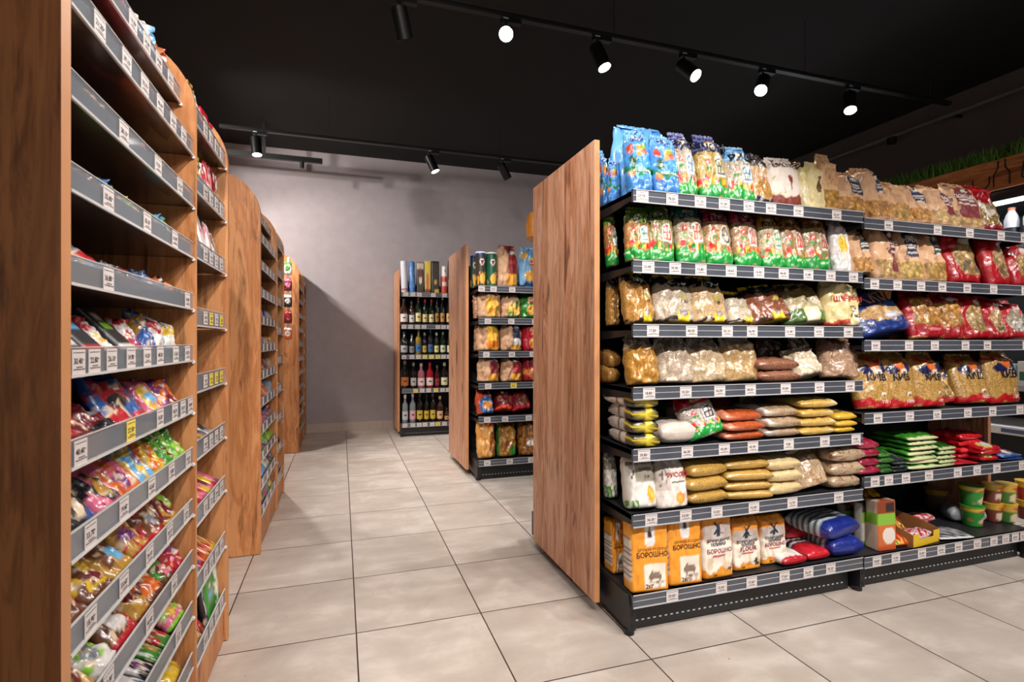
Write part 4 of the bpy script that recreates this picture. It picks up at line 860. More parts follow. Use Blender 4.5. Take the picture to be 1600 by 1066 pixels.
bag(s3, 1426, 1484, 460, 'large shell pasta bag with maroon base', 'a31a24', rp, tilt=15, **pb)
bag(s3, 1472, 1513, 462, 'shell pasta bag with dark maroon base and oval logo', '8a141e', rp[:2] + [('R', -1, 1, .78, 1, '96141e'), ('E', .1, .88, .5, .06, 'e8e0dc')], tilt=10, **pb)
bag(s3, 1508, 1552, 462, 'shiny red bag with small pasta window', 'c01a28', redpasta('d8b070', '8a8070'), tilt=12, **pb)
bag(s3, 1545, 1578, 468, 'red bag showing penne, beside the frame edge', 'b81a26', redpasta('e0b078', '6a6458'), tilt=13, **pb)
bag(s3, 1572, 1612, 474, 'red pasta bag with silvery crinkled window', 'b01824', redpasta('c8b8a0', 'e8e4e0'), tilt=16, **pb)
s4 = rowsec(3, 1, Y1, T2[3], G1, N6)
kt = [('КИЇВ', .12, .49, .2, '1b2038', True, 0), ('1000 г', .35, .085, .1, 'f4d8d0')]
kw = dict(mat='thin', d=.08, name='pasta_bag', cat='bag of pasta', wr=.004, texts=kt)
bag(s4, 1346, 1399, 556, 'thin spaghetti bag with red base, nearest post', 'd9a95c', kyiv(), tilt=13, yaw=-8, **kw)
bag(s4, 1384, 1437, 554, 'elbow macaroni bag with navy and orange emblem', 'd9a95c', kyiv('8a5a24'), tilt=9, **kw)
bag(s4, 1434, 1483, 556, 'noodle bag with bright red upper band', 'd9a95c', kyiv('d01c26'), tilt=9, **kw)
bag(s4, 1478, 1512, 572, 'dusky pasta bag set back between two others', 'b88a48', kyiv('8a1420'), tilt=16, front=.07, mat='pasta', d=.08, name='pasta_bag', cat='bag of pasta')
bag(s4, 1502, 1554, 560, 'vermicelli bag with large navy emblem, tilted', 'c89a4c', kyiv(), tilt=15, **kw)
bag(s4, 1545, 1604, 552, 'pasta bag with red cap at the picture edge', 'c89a4c', kyiv('a81c24'), tilt=7, **kw)
s5 = rowsec(4, 1, Y1, T2[4], G1, N6)
ck = dict(mat='film', name='soup_packet')
stack(s5, 1345, 1377, 688, 4, 'dark crimson foil packet', '8a1830', [('N', -1, 1, 0, 1, 4, .2, 'b03050')], depth=.16, **ck)
stack(s5, 1376, 1398, 706, 4, 'dull dark green packet with folded ends', '2c5a24', [('N', -1, 1, 0, 1, 4, .15, '4a8a34')], depth=.15, **ck)
stack(s5, 1397, 1420, 714, 4, 'black foil packet', '22262a', [('N', -1, 1, 0, 1, 5, .2, '5a6068')], depth=.15, **ck)
stack(s5, 1421, 1469, 680, 7, 'bright green seasoning packet with cream edge', '3f8f2a', [('R', -1, 1, 0, .06, 'e0dcae'), ('N', -1, 1, .1, 1, 3, .2, '2a6a1e')], depth=.17, wr=.006, **ck)
stack(s5, 1467, 1497, 696, 5, 'darker green seasoning packet', '2a6a20', [('R', -1, 1, 0, .05, 'c8cc9a'), ('N', -1, 1, .1, 1, 3, .2, '1d4a18')], depth=.15, wr=.006, **ck)
stack(s5, 1488, 1530, 728, 1, 'flat red packet at the front', 'b81824', [('N', -1, 1, 0, 1, 4, .2, 'd84048')], depth=.1, **ck)
stack(s5, 1503, 1541, 677, 4, 'scarlet sauce packet', 'c81420', [('N', -1, 1, 0, 1, 4, .2, 'e84048')], depth=.14, back=.07, wr=.008, **ck)
stack(s5, 1536, 1566, 696, 3, 'scarlet packet with yellow and white picture', 'c01826', [('E', -.2, .2, .5, .2, 'e0d060'), ('E', .1, .3, .3, .2, 'dce0e4')], depth=.13, back=.02, wr=.008, **ck)
stack(s5, 1566, 1602, 710, 2, 'red and blue packet near the shelf end', '9a2030', [('R', -1, 1, 0, .3, '2a4a8a'), ('E', .3, .3, .3, .2, 'd8dce0')], depth=.13, wr=.008, **ck)
s6 = rowsec(5, 1, Y1, T2[5], G1, N6)
ob = [('R', -1, 1, .52, .74, '86b83a'), ('R', -1, 1, .74, 1, '8a3a1c'), ('R', -.1, .8, .77, .97, '2a2422'), ('E', .2, .3, .7, .17, 'e8dcd0'), ('R', -1, 1, 0, .09, 'c8562a')]
bag(s6, 1369, 1396, 778, 'orange and green upright carton', 'd06a34', ob, mat='card', n=14, fill=1, topt=1, bot=1, d=.07, tilt=0, seal=False, name='tea_carton', wr=0, bulge=0, flop=0, cat='carton', yaw=-4, side=lambda s, v: (*hx('86b83a' if .5 < v < .75 else 'd8c0a8'), 0.))
bag(s6, 1398, 1432, 790, 'small packet with vegetable picture before the box', 'c83a24', [('N', -1, 1, 0, 1, 3, .05, 'e0c04a'), ('N', -1, 1, 0, 1, 4, .3, '3a8a3a')], d=.03, tilt=62, mat='film', front=.02, name='soup_packet')
bag(s6, 1396, 1424, 776, 'yellow packet behind the vegetable packet', 'c89a2a', [('N', -1, 1, 0, 1, 3, .2, '8a3a24')], d=.03, tilt=40, mat='film', front=.12, name='soup_packet')
# yellow display tray
xa, xb = X_at(1424, 1.64), X_at(1474, 1.64); t = empty('display_tray', ((xa + xb) / 2 - .02, 1.63, T2[5] - .005), .12)
w = (xb - xa) / 2; M['traycard'] = plain('yellow cardboard', 'e0b828', .6); M['traycardin'] = plain('brown cardboard inside', '9a6a3a', .7)
MB().box(-w, w, 0, .26, 0, .003, 'traycardin').build('tray_floor', t)
MB().box(-w, w, 0, .003, 0, .03, 'traycard').box(-w, -w * .55, 0, .003, .03, .055, 'traycard').box(w * .55, w, 0, .003, .03, .055, 'traycard').build('front_panel', t)
for sx in (-1, 1): MB().extrude([(0, 0), (0, .055), (.05, .07), (.26, .1), (.26, 0)], 'x', sx * w - .0015, sx * w + .0015, 'traycardin').build('side_panel', t)
MB().box(-w, w, .257, .26, 0, .1, 'traycardin').build('rear_panel', t)
tag(t, 'open yellow cardboard display tray on base shelf beside silver pouch', 'display tray'); s6.k += 1
for i in range(3):
    stack(s6, 1430, 1464, 830, 1, ['red candy striped sachet inside the yellow tray', 'second red sachet deeper in the yellow tray', 'last red sachet deep in the yellow tray'][i], 'c01c30', [('N', -1, 1, 0, 1, 5, .0, 'e8d8d8')], depth=.07, mat='film', name='sachet', front=.045 + .07 * i, zbase=T2[5] + .001)
stack(s6, 1476, 1520, 846, 1, 'silver foil pouch with grey print', 'b8bcc0', [('N', -1, 1, 0, 1, 5, .1, '4a4e54'), ('R', -1, 1, 0, .05, 'e8e8e8')], depth=.13, mat='film', name='foil_pouch', front=.01, yaw=-8)
stack(s6, 1500, 1536, 838, 1, 'crumpled silver pouch behind the first one', 'a8acb0', [('N', -1, 1, 0, 1, 5, .2, '6a6e74')], depth=.1, mat='film', name='foil_pouch', front=.14, yaw=-30)
def cup(px, Y, z, h, rt, cols, look, lid='e8b83a'):
    x = X_at(px, Y); t = empty('noodle_cup', (x, Y, z)); s_ = 24; V = []; C = []; Fc = []
    des = paint(cols[0], cols[1], px)
    for j in range(13):
        v = j / 12; rr = rt * (.78 + .22 * v)
        for i in range(s_):
            a = 2 * PI * i / s_; V.append((rr * math.sin(a), -rr * math.cos(a), v * h)); u = ((i / s_ + .5) % 1 - .5) * 4
            C.append(des(max(-1.4, min(1.4, u)), v))
    for j in range(12):
        for i in range(s_): Fc.append((j * s_ + i, j * s_ + (i + 1) % s_, (j + 1) * s_ + (i + 1) % s_, (j + 1) * s_ + i))
    Fc.append(tuple(range(s_ - 1, -1, -1)))
    me = bpy.data.meshes.new('cup_body'); me.from_pydata(V, [], Fc); me.materials.append(M['card'])
    me.color_attributes.new('print', 'FLOAT_COLOR', 'POINT').data.foreach_set('color', [q for c in C for q in c])
    me.polygons.foreach_set('use_smooth', [True] * len(Fc)); o = bpy.data.objects.new('cup_body', me); col.objects.link(o); o.parent = t
    key = 'lid' + lid
    if key not in M: M[key] = plain('foil lid ' + lid, lid, .35, coat=.3)
    MB().lathe([(rt * .98, h), (rt * 1.05, h), (rt * 1.05, h + .004), (rt * .9, h + .005)], key, 24).build('lid', t, smooth=True)
    tag(t, look, 'instant noodle cup', 'noodle cups on base shelf of right bay'); return t
gc = ('2f8a34', [('R', -1.4, 1.4, .78, 1, 'e0b43a'), ('E', .3, .3, .5, .22, 'd8b8a0'), ('E', .2, .84, .4, .08, 'c8302c'), ('N', -1.4, 1.4, .1, .5, 3, .3, 'c8703c')])
yc_ = ('7a3c2c', [('R', -1.4, 1.4, .72, 1, 'd8ac38'), ('E', .2, .82, .45, .08, 'c02c28'), ('E', .1, .35, .6, .22, 'e0ccb4'), ('N', -1.4, 1.4, 0, .3, 3, .2, '8a2a24')])
ycg = ('d0a83a', [('R', -1.4, 1.4, .0, .6, '4a7a34'), ('E', .1, .3, .6, .24, 'd8c8a0'), ('E', .2, .82, .45, .08, 'c02c28')])
bz = T2[5] - .005
cups = [(1519, 1.74, .092, .048, gc, 'wide green soup cup', '3a9a3c'), (1551, 1.75, .088, .040, yc_, 'brown noodle cup', 'd8ac38'), (1573, 1.72, .09, .041, ycg, 'yellow and green noodle cup', 'd8ac38'), (1604, 1.72, .09, .041, yc_, 'brown cup at picture edge', 'd8ac38')]
for i, (px, Y, h_, rt, c_, lk, ld) in enumerate(cups):
    cup(px, Y, bz, h_, rt, c_, lk + ', lower one of its pair on base shelf', ld)
    cup(px - 1, Y + .002, bz + h_ + .0055, h_, rt, (c_[0] if i != 3 else 'b8342c', c_[1]), lk + ', stacked upper one on base shelf', ld)
for px, Y, lk in ((1462, 1.97, 'dim dark cup at the back of base shelf, left'), (1494, 1.97, 'dim dark cup at the back of base shelf, right')): cup(px, Y, bz, .1, .05, ('5a4a34', [('R', -1.4, 1.4, .78, 1, 'a8842c')]), lk, 'a8842c')
M['orangefilm'] = plain('orange brown film', 'b8742c', .35, bump=.6, scale=30, coat=.5, var=.5)
# a bag poking out of the rear side
rr_ = Row(2.56, 1.40, 'rear side of near gondola', 'rear goods'); 
o = tag(MB().lathe([(.02, 0), (.045, .02), (.048, .08), (.04, .13), (.03, .15)], 'orangefilm', 14, (.965, 2.6, 1.548)).build('snack_bag', None, smooth=True), 'orange snack bag peeking past the rear edge of oak panel', 'bag of snacks')

# --- snack gondola
G2 = 'snack-gondola'
def can(px0, px1, ytop, Y, z, base, layers, look, lid, group):
    xa, xb = X_at(px0, Y), X_at(px1, Y); r_ = (xb - xa) / 2; x = (xa + xb) / 2; h = Z_at(ytop, x, Y) - z
    t = empty('crisp_tube', (x, Y, z)); me = pack_mesh('tube_body', 2 * r_, h - .012, 2 * r_, paint(base, layers, px0), 'card', 2., 1, 1, 1, NF=14, NS=6, NV=26, wr=0, bulge=0, side=None)
    for v in me.vertices: v.co.y *= 1 / (1 - .12 * v.co.z / h)
    o = bpy.data.objects.new('tube_body', me); col.objects.link(o); o.parent = t
    k = 'lid' + lid
    if k not in M: M[k] = plain('plastic lid ' + lid, lid, .35)
    MB().lathe([(r_ * 1.02, h - .012), (r_ * 1.02, h - .002), (r_ * .9, h)], k, 20).build('lid', t, smooth=True)
    tag(t, look, 'crisp tube', group)
u1 = rowsec(0, 0, Y2, T3[0], G2, N6)
tube = lambda b: [('E', 0, .74, .42, .1, 'f0e6dc'), ('E', 0, .76, .3, .04, '3a2a24'), ('E', 0, .68, .25, .03, 'c83a4a'), ('E', .1, .24, .55, .16, 'e8b848'), ('N', -1, 1, .05, .45, 4, .2, 'd89a34'), ('R', -1, 1, .9, 1, b)]
can(735, 746, 400, Y2 + .2, u1.z, '1d3a34', tube('1c2a5a'), 'dark crisp tube half hidden by the oak panel', '1e2a50', 'crisp tubes')
can(743, 759.5, 394, Y2 + .07, u1.z, '3a3228', tube('20346a'), 'crisp tube with navy cap band and gold chips', 'e6e6ea', 'crisp tubes')
can(760, 776, 395, Y2 + .07, u1.z, '14543a', tube('14543a'), 'dark green crisp tube', 'e6e6e2', 'crisp tubes')
kc = lambda lab, chip='e8a83a', w50=False: [('R', -1, 1, 0, 1, 'd4a884'), ('N', -1, 1, 0, 1, 2.5, .3, 'b98c68'), ('R', -.05, .8, .3, 1, lab if not w50 else 'e0bc98'), ('E', .35, .17, .6, .15, chip), ('E', .35, .82, .45, .05, '1c2230'), ('E', .35, .82, .38, .03, 'e8e4e0'), ('R', .05, .7, .32, .5, lab)]
sb = dict(mat='kraft', d=.14, n=2.4, name='crisp_bag', cat='bag of crisps', wr=.01, res=.75, seal=True, front=.02)
fb = dict(mat='film', d=.13, n=2.3, name='crisp_bag', cat='bag of crisps', wr=.009, res=.75, front=.02)
bag(u1, 777, 812, 387, 'kraft crisp bag with maroon panel and orange chips', 'd4a884', kc('8a1c28'), tilt=4, texts=[('-50', .2, .55, .2, 'd8483a')], **sb)
bag(u1, 812, 846, 390, 'sky blue crisp bag with yellow emblem', '6aa8dc', [('N', -1, 1, 0, 1, 2, .1, '8ac0ea'), ('E', -.6, .8, .3, .1, 'e8b03a'), ('E', .3, .62, .45, .13, 'f0c83a'), ('E', .3, .6, .42, .08, 'cc2a30'), ('E', .1, .27, .7, .15, 'e8a848'), ('B', 0, .1, '23406e')], tilt=4, texts=[("Lay's", .3, .58, .18, 'f4f0e8')], **fb)
u2 = rowsec(1, 0, Y2, T3[1], G2, N6)
bag(u2, 733, 751, 462, 'plain kraft crisp bag behind the panel edge', 'c89a78', [('N', -1, 1, 0, 1, 3, .2, 'ae8462')], tilt=6, **{**sb, 'front': .12, 'd': .1})
bag(u2, 747, 785, 455, 'kraft bag with red numerals and yellow chips', 'd8ae8a', [('N', -1, 1, 0, 1, 2.5, .3, 'c09470'), ('E', .1, .4, .6, .36, 'f0be4a'), ('N', -.5, .7, .05, .7, 4, .1, 'e09a2a'), ('R', -.4, .5, .88, .95, 'a83a34')], tilt=5, texts=[('-50', .0, .8, .26, 'b8242c')], **sb)
bag(u2, 784, 817, 464, 'kraft crisp bag with green onion picture', 'cfa580', [('N', -1, 1, 0, 1, 2.5, .3, 'b58a66'), ('E', .1, .3, .65, .25, 'ecc45a'), ('N', -.6, .8, .4, .7, 4, .1, '2f6a34'), ('N', -.5, .7, 0, .2, 4, .1, '2f7a34')], tilt=8, **sb)
bag(u2, 815, 848, 462, 'green crisp bag with round emblem', '2f7a2e', [('E', .1, .7, .45, .14, 'f0c83a'), ('E', .1, .68, .42, .09, 'c82a30'), ('E', .1, .3, .6, .2, 'e8a848'), ('N', -1, 1, 0, 1, 4, .3, '1d5a24')], tilt=8, texts=[("Lay's", .1, .66, .17, 'f4f0e8')], **fb)
u3 = rowsec(2, 0, Y2, T3[2], G2, N6)
bag(u3, 734, 750, 506, 'brown paper crisp bag turned sideways', 'c89a78', [('N', -1, 1, 0, 1, 3, .2, 'a87c5c')], tilt=6, **{**sb, 'front': .12, 'd': .1})
bag(u3, 745, 783, 505, 'kraft bag with bright yellow cheese panel', 'd8ae8a', kc('f2b62c', 'e88a1c', True) + [('R', -.2, .75, .3, .95, 'f2bc3a'), ('E', .3, .2, .6, .16, 'e8861c'), ('E', .3, .96, .5, .04, '1c2230')], tilt=5, **sb)
bag(u3, 783, 818, 505, 'kraft bag with navy panel and white cream picture', 'd8ae8a', kc('2c3450') + [('E', .35, .3, .5, .12, 'e4e0e4')], tilt=5, **sb)
bag(u3, 818, 850, 506, 'red crisp bag with yellow round emblem', 'a8182a', [('E', .1, .72, .5, .15, 'f0c83a'), ('E', .1, .7, .46, .1, 'd82a30'), ('E', .1, .25, .65, .2, 'e8a848'), ('E', .6, .2, .3, .12, '3a2a20')], tilt=5, texts=[("Lay's", .1, .68, .18, 'f4f0e8')], **fb)
u4 = rowsec(3, 0, Y2, T3[3], G2, N6)
bag(u4, 737, 782, 557, 'kraft bag with maroon panel and twisted left corner', 'd8ae8a', kc('7e1a24'), tilt=5, roll=3, **sb)
bag(u4, 783, 818, 558, 'kraft bag with red panel and radish picture', 'd8ae8a', kc('96202a') + [('E', .35, .45, .4, .1, 'c83a4a')], tilt=5, **sb)
bag(u4, 818, 850, 556, 'dark red crisp bag with nuts', '8a1a26', [('N', -1, 1, 0, .5, 3, .05, 'c87434'), ('E', .1, .8, .5, .07, '1c2230')], tilt=5, **fb)
u5 = rowsec(4, 0, Y2, T3[4], G2, N6)
bag(u5, 737, 774, 613, 'orange and blue pretzel bag', 'c04a28', [('E', .1, .3, .95, .42, '2a6aa8'), ('E', .1, .34, .6, .16, 'd88a3a'), ('N', -.6, .8, .1, .5, 4, .1, 'e8b07a'), ('E', .2, .82, .5, .07, '1a2a40')], tilt=14, **fb)
bag(u5, 774, 804, 617, 'dark red cracker bag leaning left', '7e1620', [('B', 0, .16, 'e04a2c'), ('N', -1, 1, .3, .7, 3, .1, 'a8603a'), ('R', -.5, .5, .75, .8, 'd8c8b8')], tilt=26, roll=6, **fb)
bag(u5, 801, 834, 617, 'dark red cracker bag leaning right', '7a1420', [('B', 0, .12, 'b82434'), ('E', .1, .4, .5, .2, '7a4a2c')], tilt=26, roll=-5, **fb)
u6 = rowsec(5, 0, Y2, T3[5], G2, N6)
bag(u6, 735, 777, 648, 'large orange corn puff bag with clear window', 'e09a48', [('N', -1, 1, 0, 1, 3, .1, 'e8b46c'), ('R', -1, 1, .9, .97, '2a6a34'), ('R', -.3, .8, .72, .82, 'd86a34'), ('E', .6, .3, .5, .3, 'd8822c', 1.)], mat='pasta', tilt=6, **{k: v for k, v in fb.items() if k != 'mat'})
bag(u6, 777, 809, 660, 'clear bag of ring snacks with green stripes', 'd8983c', [('R', -1, 1, 0, 1, 'd89a40', 1.), ('R', .2, 1, 0, .3, '2f8a34'), ('E', -.1, .35, .4, .1, '8a4a1c'), ('R', -1, -.8, 0, 1, '3a7a3a')], mat='pasta', tilt=6, **{k: v for k, v in fb.items() if k != 'mat'})
bag(u6, 811, 846, 656, 'clear bag of brown bread crackers', 'b87434', [('R', -1, 1, 0, 1, 'b87838', 1.), ('E', .2, .35, .5, .1, 'e8e0d4'), ('R', .3, .8, .75, .95, '2a3a2a')], mat='pasta', tilt=6, **{k: v for k, v in fb.items() if k != 'mat'})
tag(MB().box(.925, .985, 4.66, 4.70, .15, .36, 'traycard').build('snack_carton', None, bevel=.004), 'orange carton on the rear base of the snack gondola', 'carton')

# --- liquor gondola
for nme, hxx in (('gdark', '1a1512'), ('gamber', '8a4a18'), ('ggreen', '14200f'), ('gyellow', '8a7212'), ('gred', '9a1824'), ('gwine', '4a1216'), ('gclear', '7c8488'), ('gpink', 'a8606a'), ('gbrown', '3a1c10')):
    M[nme] = solidglass('bottle glass ' + nme, hxx)
def lab(h):
    k = 'lab' + h
    if k not in M: M[k] = plain('label ' + h, h, .55)
    return k
def bottle(row, px0, px1, ytop, glass, label, cap, look, kind='liquor_bottle', y=.06, neck=.3, low=.12, lh=.3):
    Y = row.Y + y; xa, xb = X_at(px0, Y), X_at(px1, Y); r_ = (xb - xa) / 2 * .9; x = (xa + xb) / 2; h = Z_at(ytop, x, Y) - row.z
    t = empty(kind, (x, Y, row.z)); b_ = 1 - neck
    MB().lathe([(r_ * .9, 0), (r_, .01), (r_, h * (b_ - .1)), (r_ * .85, h * (b_ - .03)), (r_ * .42, h * (b_ + .05)), (r_ * .36, h * .93)], glass, 18).build('glass_body', t, smooth=True)
    MB().lathe([(r_ * .42, h * .88), (r_ * .42, h), (r_ * .3, h)], lab(cap), 14).build('cap', t, smooth=True)
    L_ = MB().lathe([(r_ * 1.012, h * low), (r_ * 1.012, h * (low + lh))], lab(label), 18).build('label', t, smooth=True)
    MB().box(-r_ * .4, r_ * .4, -r_ * 1.03, -r_ * .9, h * (low + lh * .45), h * (low + lh * .6), 'ink').build('label_print', L_)
    row.k += 1; tag(t, '%s, %s on %s' % (look, ORD[row.k - 1], row.where), 'bottle', row.group)
G3 = 'liquor-gondola'; N5 = ['top', 'second', 'third', 'fourth', 'base']
rows = [Row(Y3, T4[k], '%s %s shelf' % (N5[k], G3), 'bottles on %s shelf of liquor gondola' % N5[k], .61) for k in range(5)]
a = rows[0]
def box_(row, px0, px1, ytop, base, layers, look, round_=False, name='bottle_carton'):
    bag(row, px0, px1, ytop, look, base, layers, mat='card', n=2. if round_ else 14, fill=1, topt=1, bot=1, d=.075, tilt=0, seal=False, name=name, wr=0, bulge=0, flop=0, front=.02, res=.6, cat='gift tube' if round_ else 'gift box')
box_(a, 627, 638.5, 409, 'd8d4dc', [('R', -1, 1, .76, .78, '5a5a70'), ('R', -1, 1, .1, .12, 'a8304a')], 'white gift tube', True, 'gift_tube')
box_(a, 639.5, 650, 410, '3f78c0', [('N', -1, 1, .2, .8, 3, .1, '8ab0e0')], 'blue gift tube with pale pattern', True, 'gift_tube')
box_(a, 651, 662.5, 411, '3a302c', [('E', 0, .42, .45, .13, 'e0d0b8'), ('R', -1, 1, .8, .95, 'c8b8a8'), ('R', -.15, .15, .5, .8, 'a03020')], 'dark gift box with bottle picture')
box_(a, 663.5, 673, 409, 'e0c040', [('E', -.1, .35, .5, .3, 'd06a4a'), ('R', -1, 1, 0, .1, '8a3a2a')], 'yellow gift box with pink bottle')
box_(a, 673.8, 686.5, 409.5, '2e241c', [('E', 0, .35, .4, .06, 'c8a030'), ('R', -.2, 1, 0, .1, 'd8b83a')], 'dark brown gift box with gold mark')
box_(a, 688.5, 699.5, 417, 'c8432c', [('R', -1, 1, .62, 1, 'ece6e2'), ('E', .1, .82, .15, .05, '2a2a2a'), ('R', -.6, .6, .3, .42, 'e8d8d0')], 'white and orange gift tube', True, 'gift_tube')
box_(a, 700.5, 711, 409, '4a2420', [('R', -1, 1, 0, .4, 'd8a888')], 'maroon gift box touching the next gondola')
BT = [
 [(625, 637.5, 467, 'gbrown', 'e8dcd8', '1c1c1c', 'white labelled whisky bottle'), (638.5, 648, 471, 'gbrown', 'e4dcd8', '2a2a2a', 'shorter white labelled whisky bottle'), (648.5, 658.5, 463, 'ggreen', 'e4d49a', 'a01c24', 'tall cream labelled bottle with red cap'), (659.5, 668.5, 468, 'ggreen', 'e0d08c', 'a01c24', 'cream labelled bottle with red cap'), (669.5, 678.5, 468, 'ggreen', 'e4d49a', '8a1c24', 'last of three cream labelled bottles'), (679.5, 686.5, 463, 'gdark', 'b88a3c', '1a1a1a', 'slender dark bottle, gold label'), (687.5, 695, 463, 'gdark', 'c89a5a', 'c8b090', 'dark bottle with pale cap'), (697, 705, 464, 'gdark', 'd8b06a', '2a1a14', 'dark bottle next to gondola panel')],
 [(625.5, 637.5, 519, 'gdark', 'b8b8bc', '1a1a1a', 'black bottle with grey label'), (639, 648, 522, 'gdark', '8a8a90', '1a1a1a', 'small black bottle with grey label'), (648.5, 659, 515, 'gyellow', '3a6aa0', '3a3a2a', 'yellow liqueur bottle with blue label'), (659.5, 667, 520, 'gdark', 'c8a83a', '8a8a8a', 'small dark bottle with gold label'), (668, 677, 515, 'gdark', '3a5a8a', '20304a', 'tall dark bottle with blue label'), (678, 686, 520, 'ggreen', 'd8d08a', 'c8c8c0', 'green bottle with pale neck'), (687.5, 696.5, 519, 'ggreen', 'c8ccb0', '6a8a5a', 'wide green bottle, pale label'), (698, 706, 520, 'ggreen', 'e0d8a8', '2a2a2a', 'green bottle beside the gondola panel')],
 [(626, 639, 564, 'gdark', 'b8642c', '6a4a3a', 'dark bottle with orange brown label'), (641, 651, 567, 'gdark', 'b8b8b0', '8a8a88', 'bottle with round silver label'), (652, 664, 568, 'gpink', 'e4c8c4', 'c8a0a0', 'pale pink gin bottle'), (665.5, 677.5, 567, 'gred', 'e0c8c0', '9a1420', 'square red bottle'), (679, 687, 571, 'gwine', '9a2a24', '8a6a5a', 'small wine red bottle'), (688.5, 700, 567, 'gdark', 'd8d0a8', 'c8c0a8', 'dark wine bottle with cream label')],
 [(628, 638, 617, 'gclear', 'b8c0c4', 'c8c8cc', 'clear vodka bottle'), (639.5, 650, 615, 'gclear', 'd8a0a8', 'c8b8b8', 'clear bottle with pink collar'), (650.5, 661, 615, 'gdark', 'c8a82c', '2a2a2a', 'black bottle with gold crescent'), (662, 670.5, 617, 'gdark', 'c8a230', '1a1a1a', 'dark bottle with yellow band'), (671.5, 681, 615, 'gdark', 'c0a030', '4a4a4a', 'tall dark bottle with yellow band'), (682, 692.5, 619, 'gbrown', 'dcae78', 'e0b890', 'brown cream liqueur bottle'), (694, 702, 638, 'gbrown', 'c89a68', '3a2a24', 'short brown bottle near the panel')]]
for k, l_ in enumerate(BT):
    for q in l_: bottle(rows[k + 1], *q)

# ------------------------------------------------------------------ sweets on the oak racks
PAL = {'red': 'b8202c', 'blue': '2a5aa0', 'green': '3f8f34', 'yellow': 'e0b830', 'orange': 'd86a28', 'purple': '7a3a7a', 'pink': 'd86a8a', 'white': 'e4deda', 'black': '1e1c20', 'brown': '6a3c24', 'gold': 'b88a34', 'sky blue': '6ab0dc', 'lime': '8ac83a', 'maroon': '6a1420', 'grey': '8a8e96'}
def sweets(where, ys, y_end, z, items, rnd, group, rec=0., res=.6):
    """items: list of (u0, u1, height, main, second, kind, lean)"""
    n = 0
    for (u0, u1, h, c1, c2, kind, lean) in items:
        _sd[0] += 1; sd = _sd[0]; n += 1
        ya, yb = ys + u0 * (y_end - ys), ys + u1 * (y_end - ys); w = yb - ya
        k1, k2 = PAL[c1], PAL[c2]; r = random.Random(sd); k3 = PAL[r.choice(list(PAL))]
        L_ = [('N', -1, 1, .05, .95, 2.5, .12, k2), ('E', r.uniform(-.3, .4), r.uniform(.25, .5), r.uniform(.3, .5), r.uniform(.1, .2), k3), ('E', r.uniform(-.3, .3), r.uniform(.62, .8), .5, .09, k2), ('E', 0, .7, .3, .04, 'efe6dc'), ('N', -1, 1, .1, .5, 5, .3, 'e0c8a8')]
        L_.append(('R', -1, 1, 0, r.uniform(.06, .16), k2))
        if kind == 'box':
            L_ = [q_ for q_ in L_ if q_[0] != 'N'] + [('R', -.5, .6, .5, .62, k3)]
            me = pack_mesh('sweet_box', w * .94, h, .05, paint(k1, L_[1:], sd), 'card', 12, 1, 1, 1, NF=12, NS=5, NV=14, wr=0, bulge=0, seed=sd); nm, cat = 'sweet_box', 'box of sweets'
        elif kind == 'bar':
            me = pack_mesh('candy_bar', w * .94, h, .018, paint(k1, L_, sd), 'film', 2.8, .9, .3, .4, NF=14, NS=4, NV=14, wr=.002, seed=sd, pillow=True); nm, cat = 'candy_bar', 'candy bar'
        else:
            me = pack_mesh('sweet_bag', w * .96, h, .045, paint(k1, L_, sd), 'film', 2.3, .8, .1, .5, NF=int(22 * res), NS=4, NV=int(24 * res), wr=.005, seed=sd); nm, cat = 'sweet_bag', 'bag of sweets'
        o = bpy.data.objects.new(nm, me); col.objects.link(o)
        rot = Euler((-math.radians(lean), 0, PI / 2 + math.radians(r.uniform(-4, 4))), 'XYZ'); o.rotation_euler = rot
        R = rot.to_matrix(); xs = [(R @ v.co).x for v in me.vertices]
        o.location = (XF - .014 - rec - max(xs), (ya + yb) / 2, z + .0055 - zmin_rot(me, rot))
        tag(o, '%s and %s %s, %s from front on %s' % (c1, c2, nm.replace('_', ' '), ORD[n - 1], where), cat, group)
tn = ['top', 'second', 'third', 'fourth', 'fifth', 'sixth', 'seventh', 'eighth', 'ninth', 'tenth', 'eleventh', 'bottom']
def line(spec):
    """'c1 c2 kind width height lean; ...' -> items"""
    out = []; u = 0
    for q in spec.split(';'):
        a = q.split()
        if a[0] == '-': u += float(a[1]); continue
        w = float(a[3]); out.append((u + .006, u + w - .006, float(a[4]), a[0].replace('_', ' '), a[1].replace('_', ' '), a[2], float(a[5]))); u += w
    return out
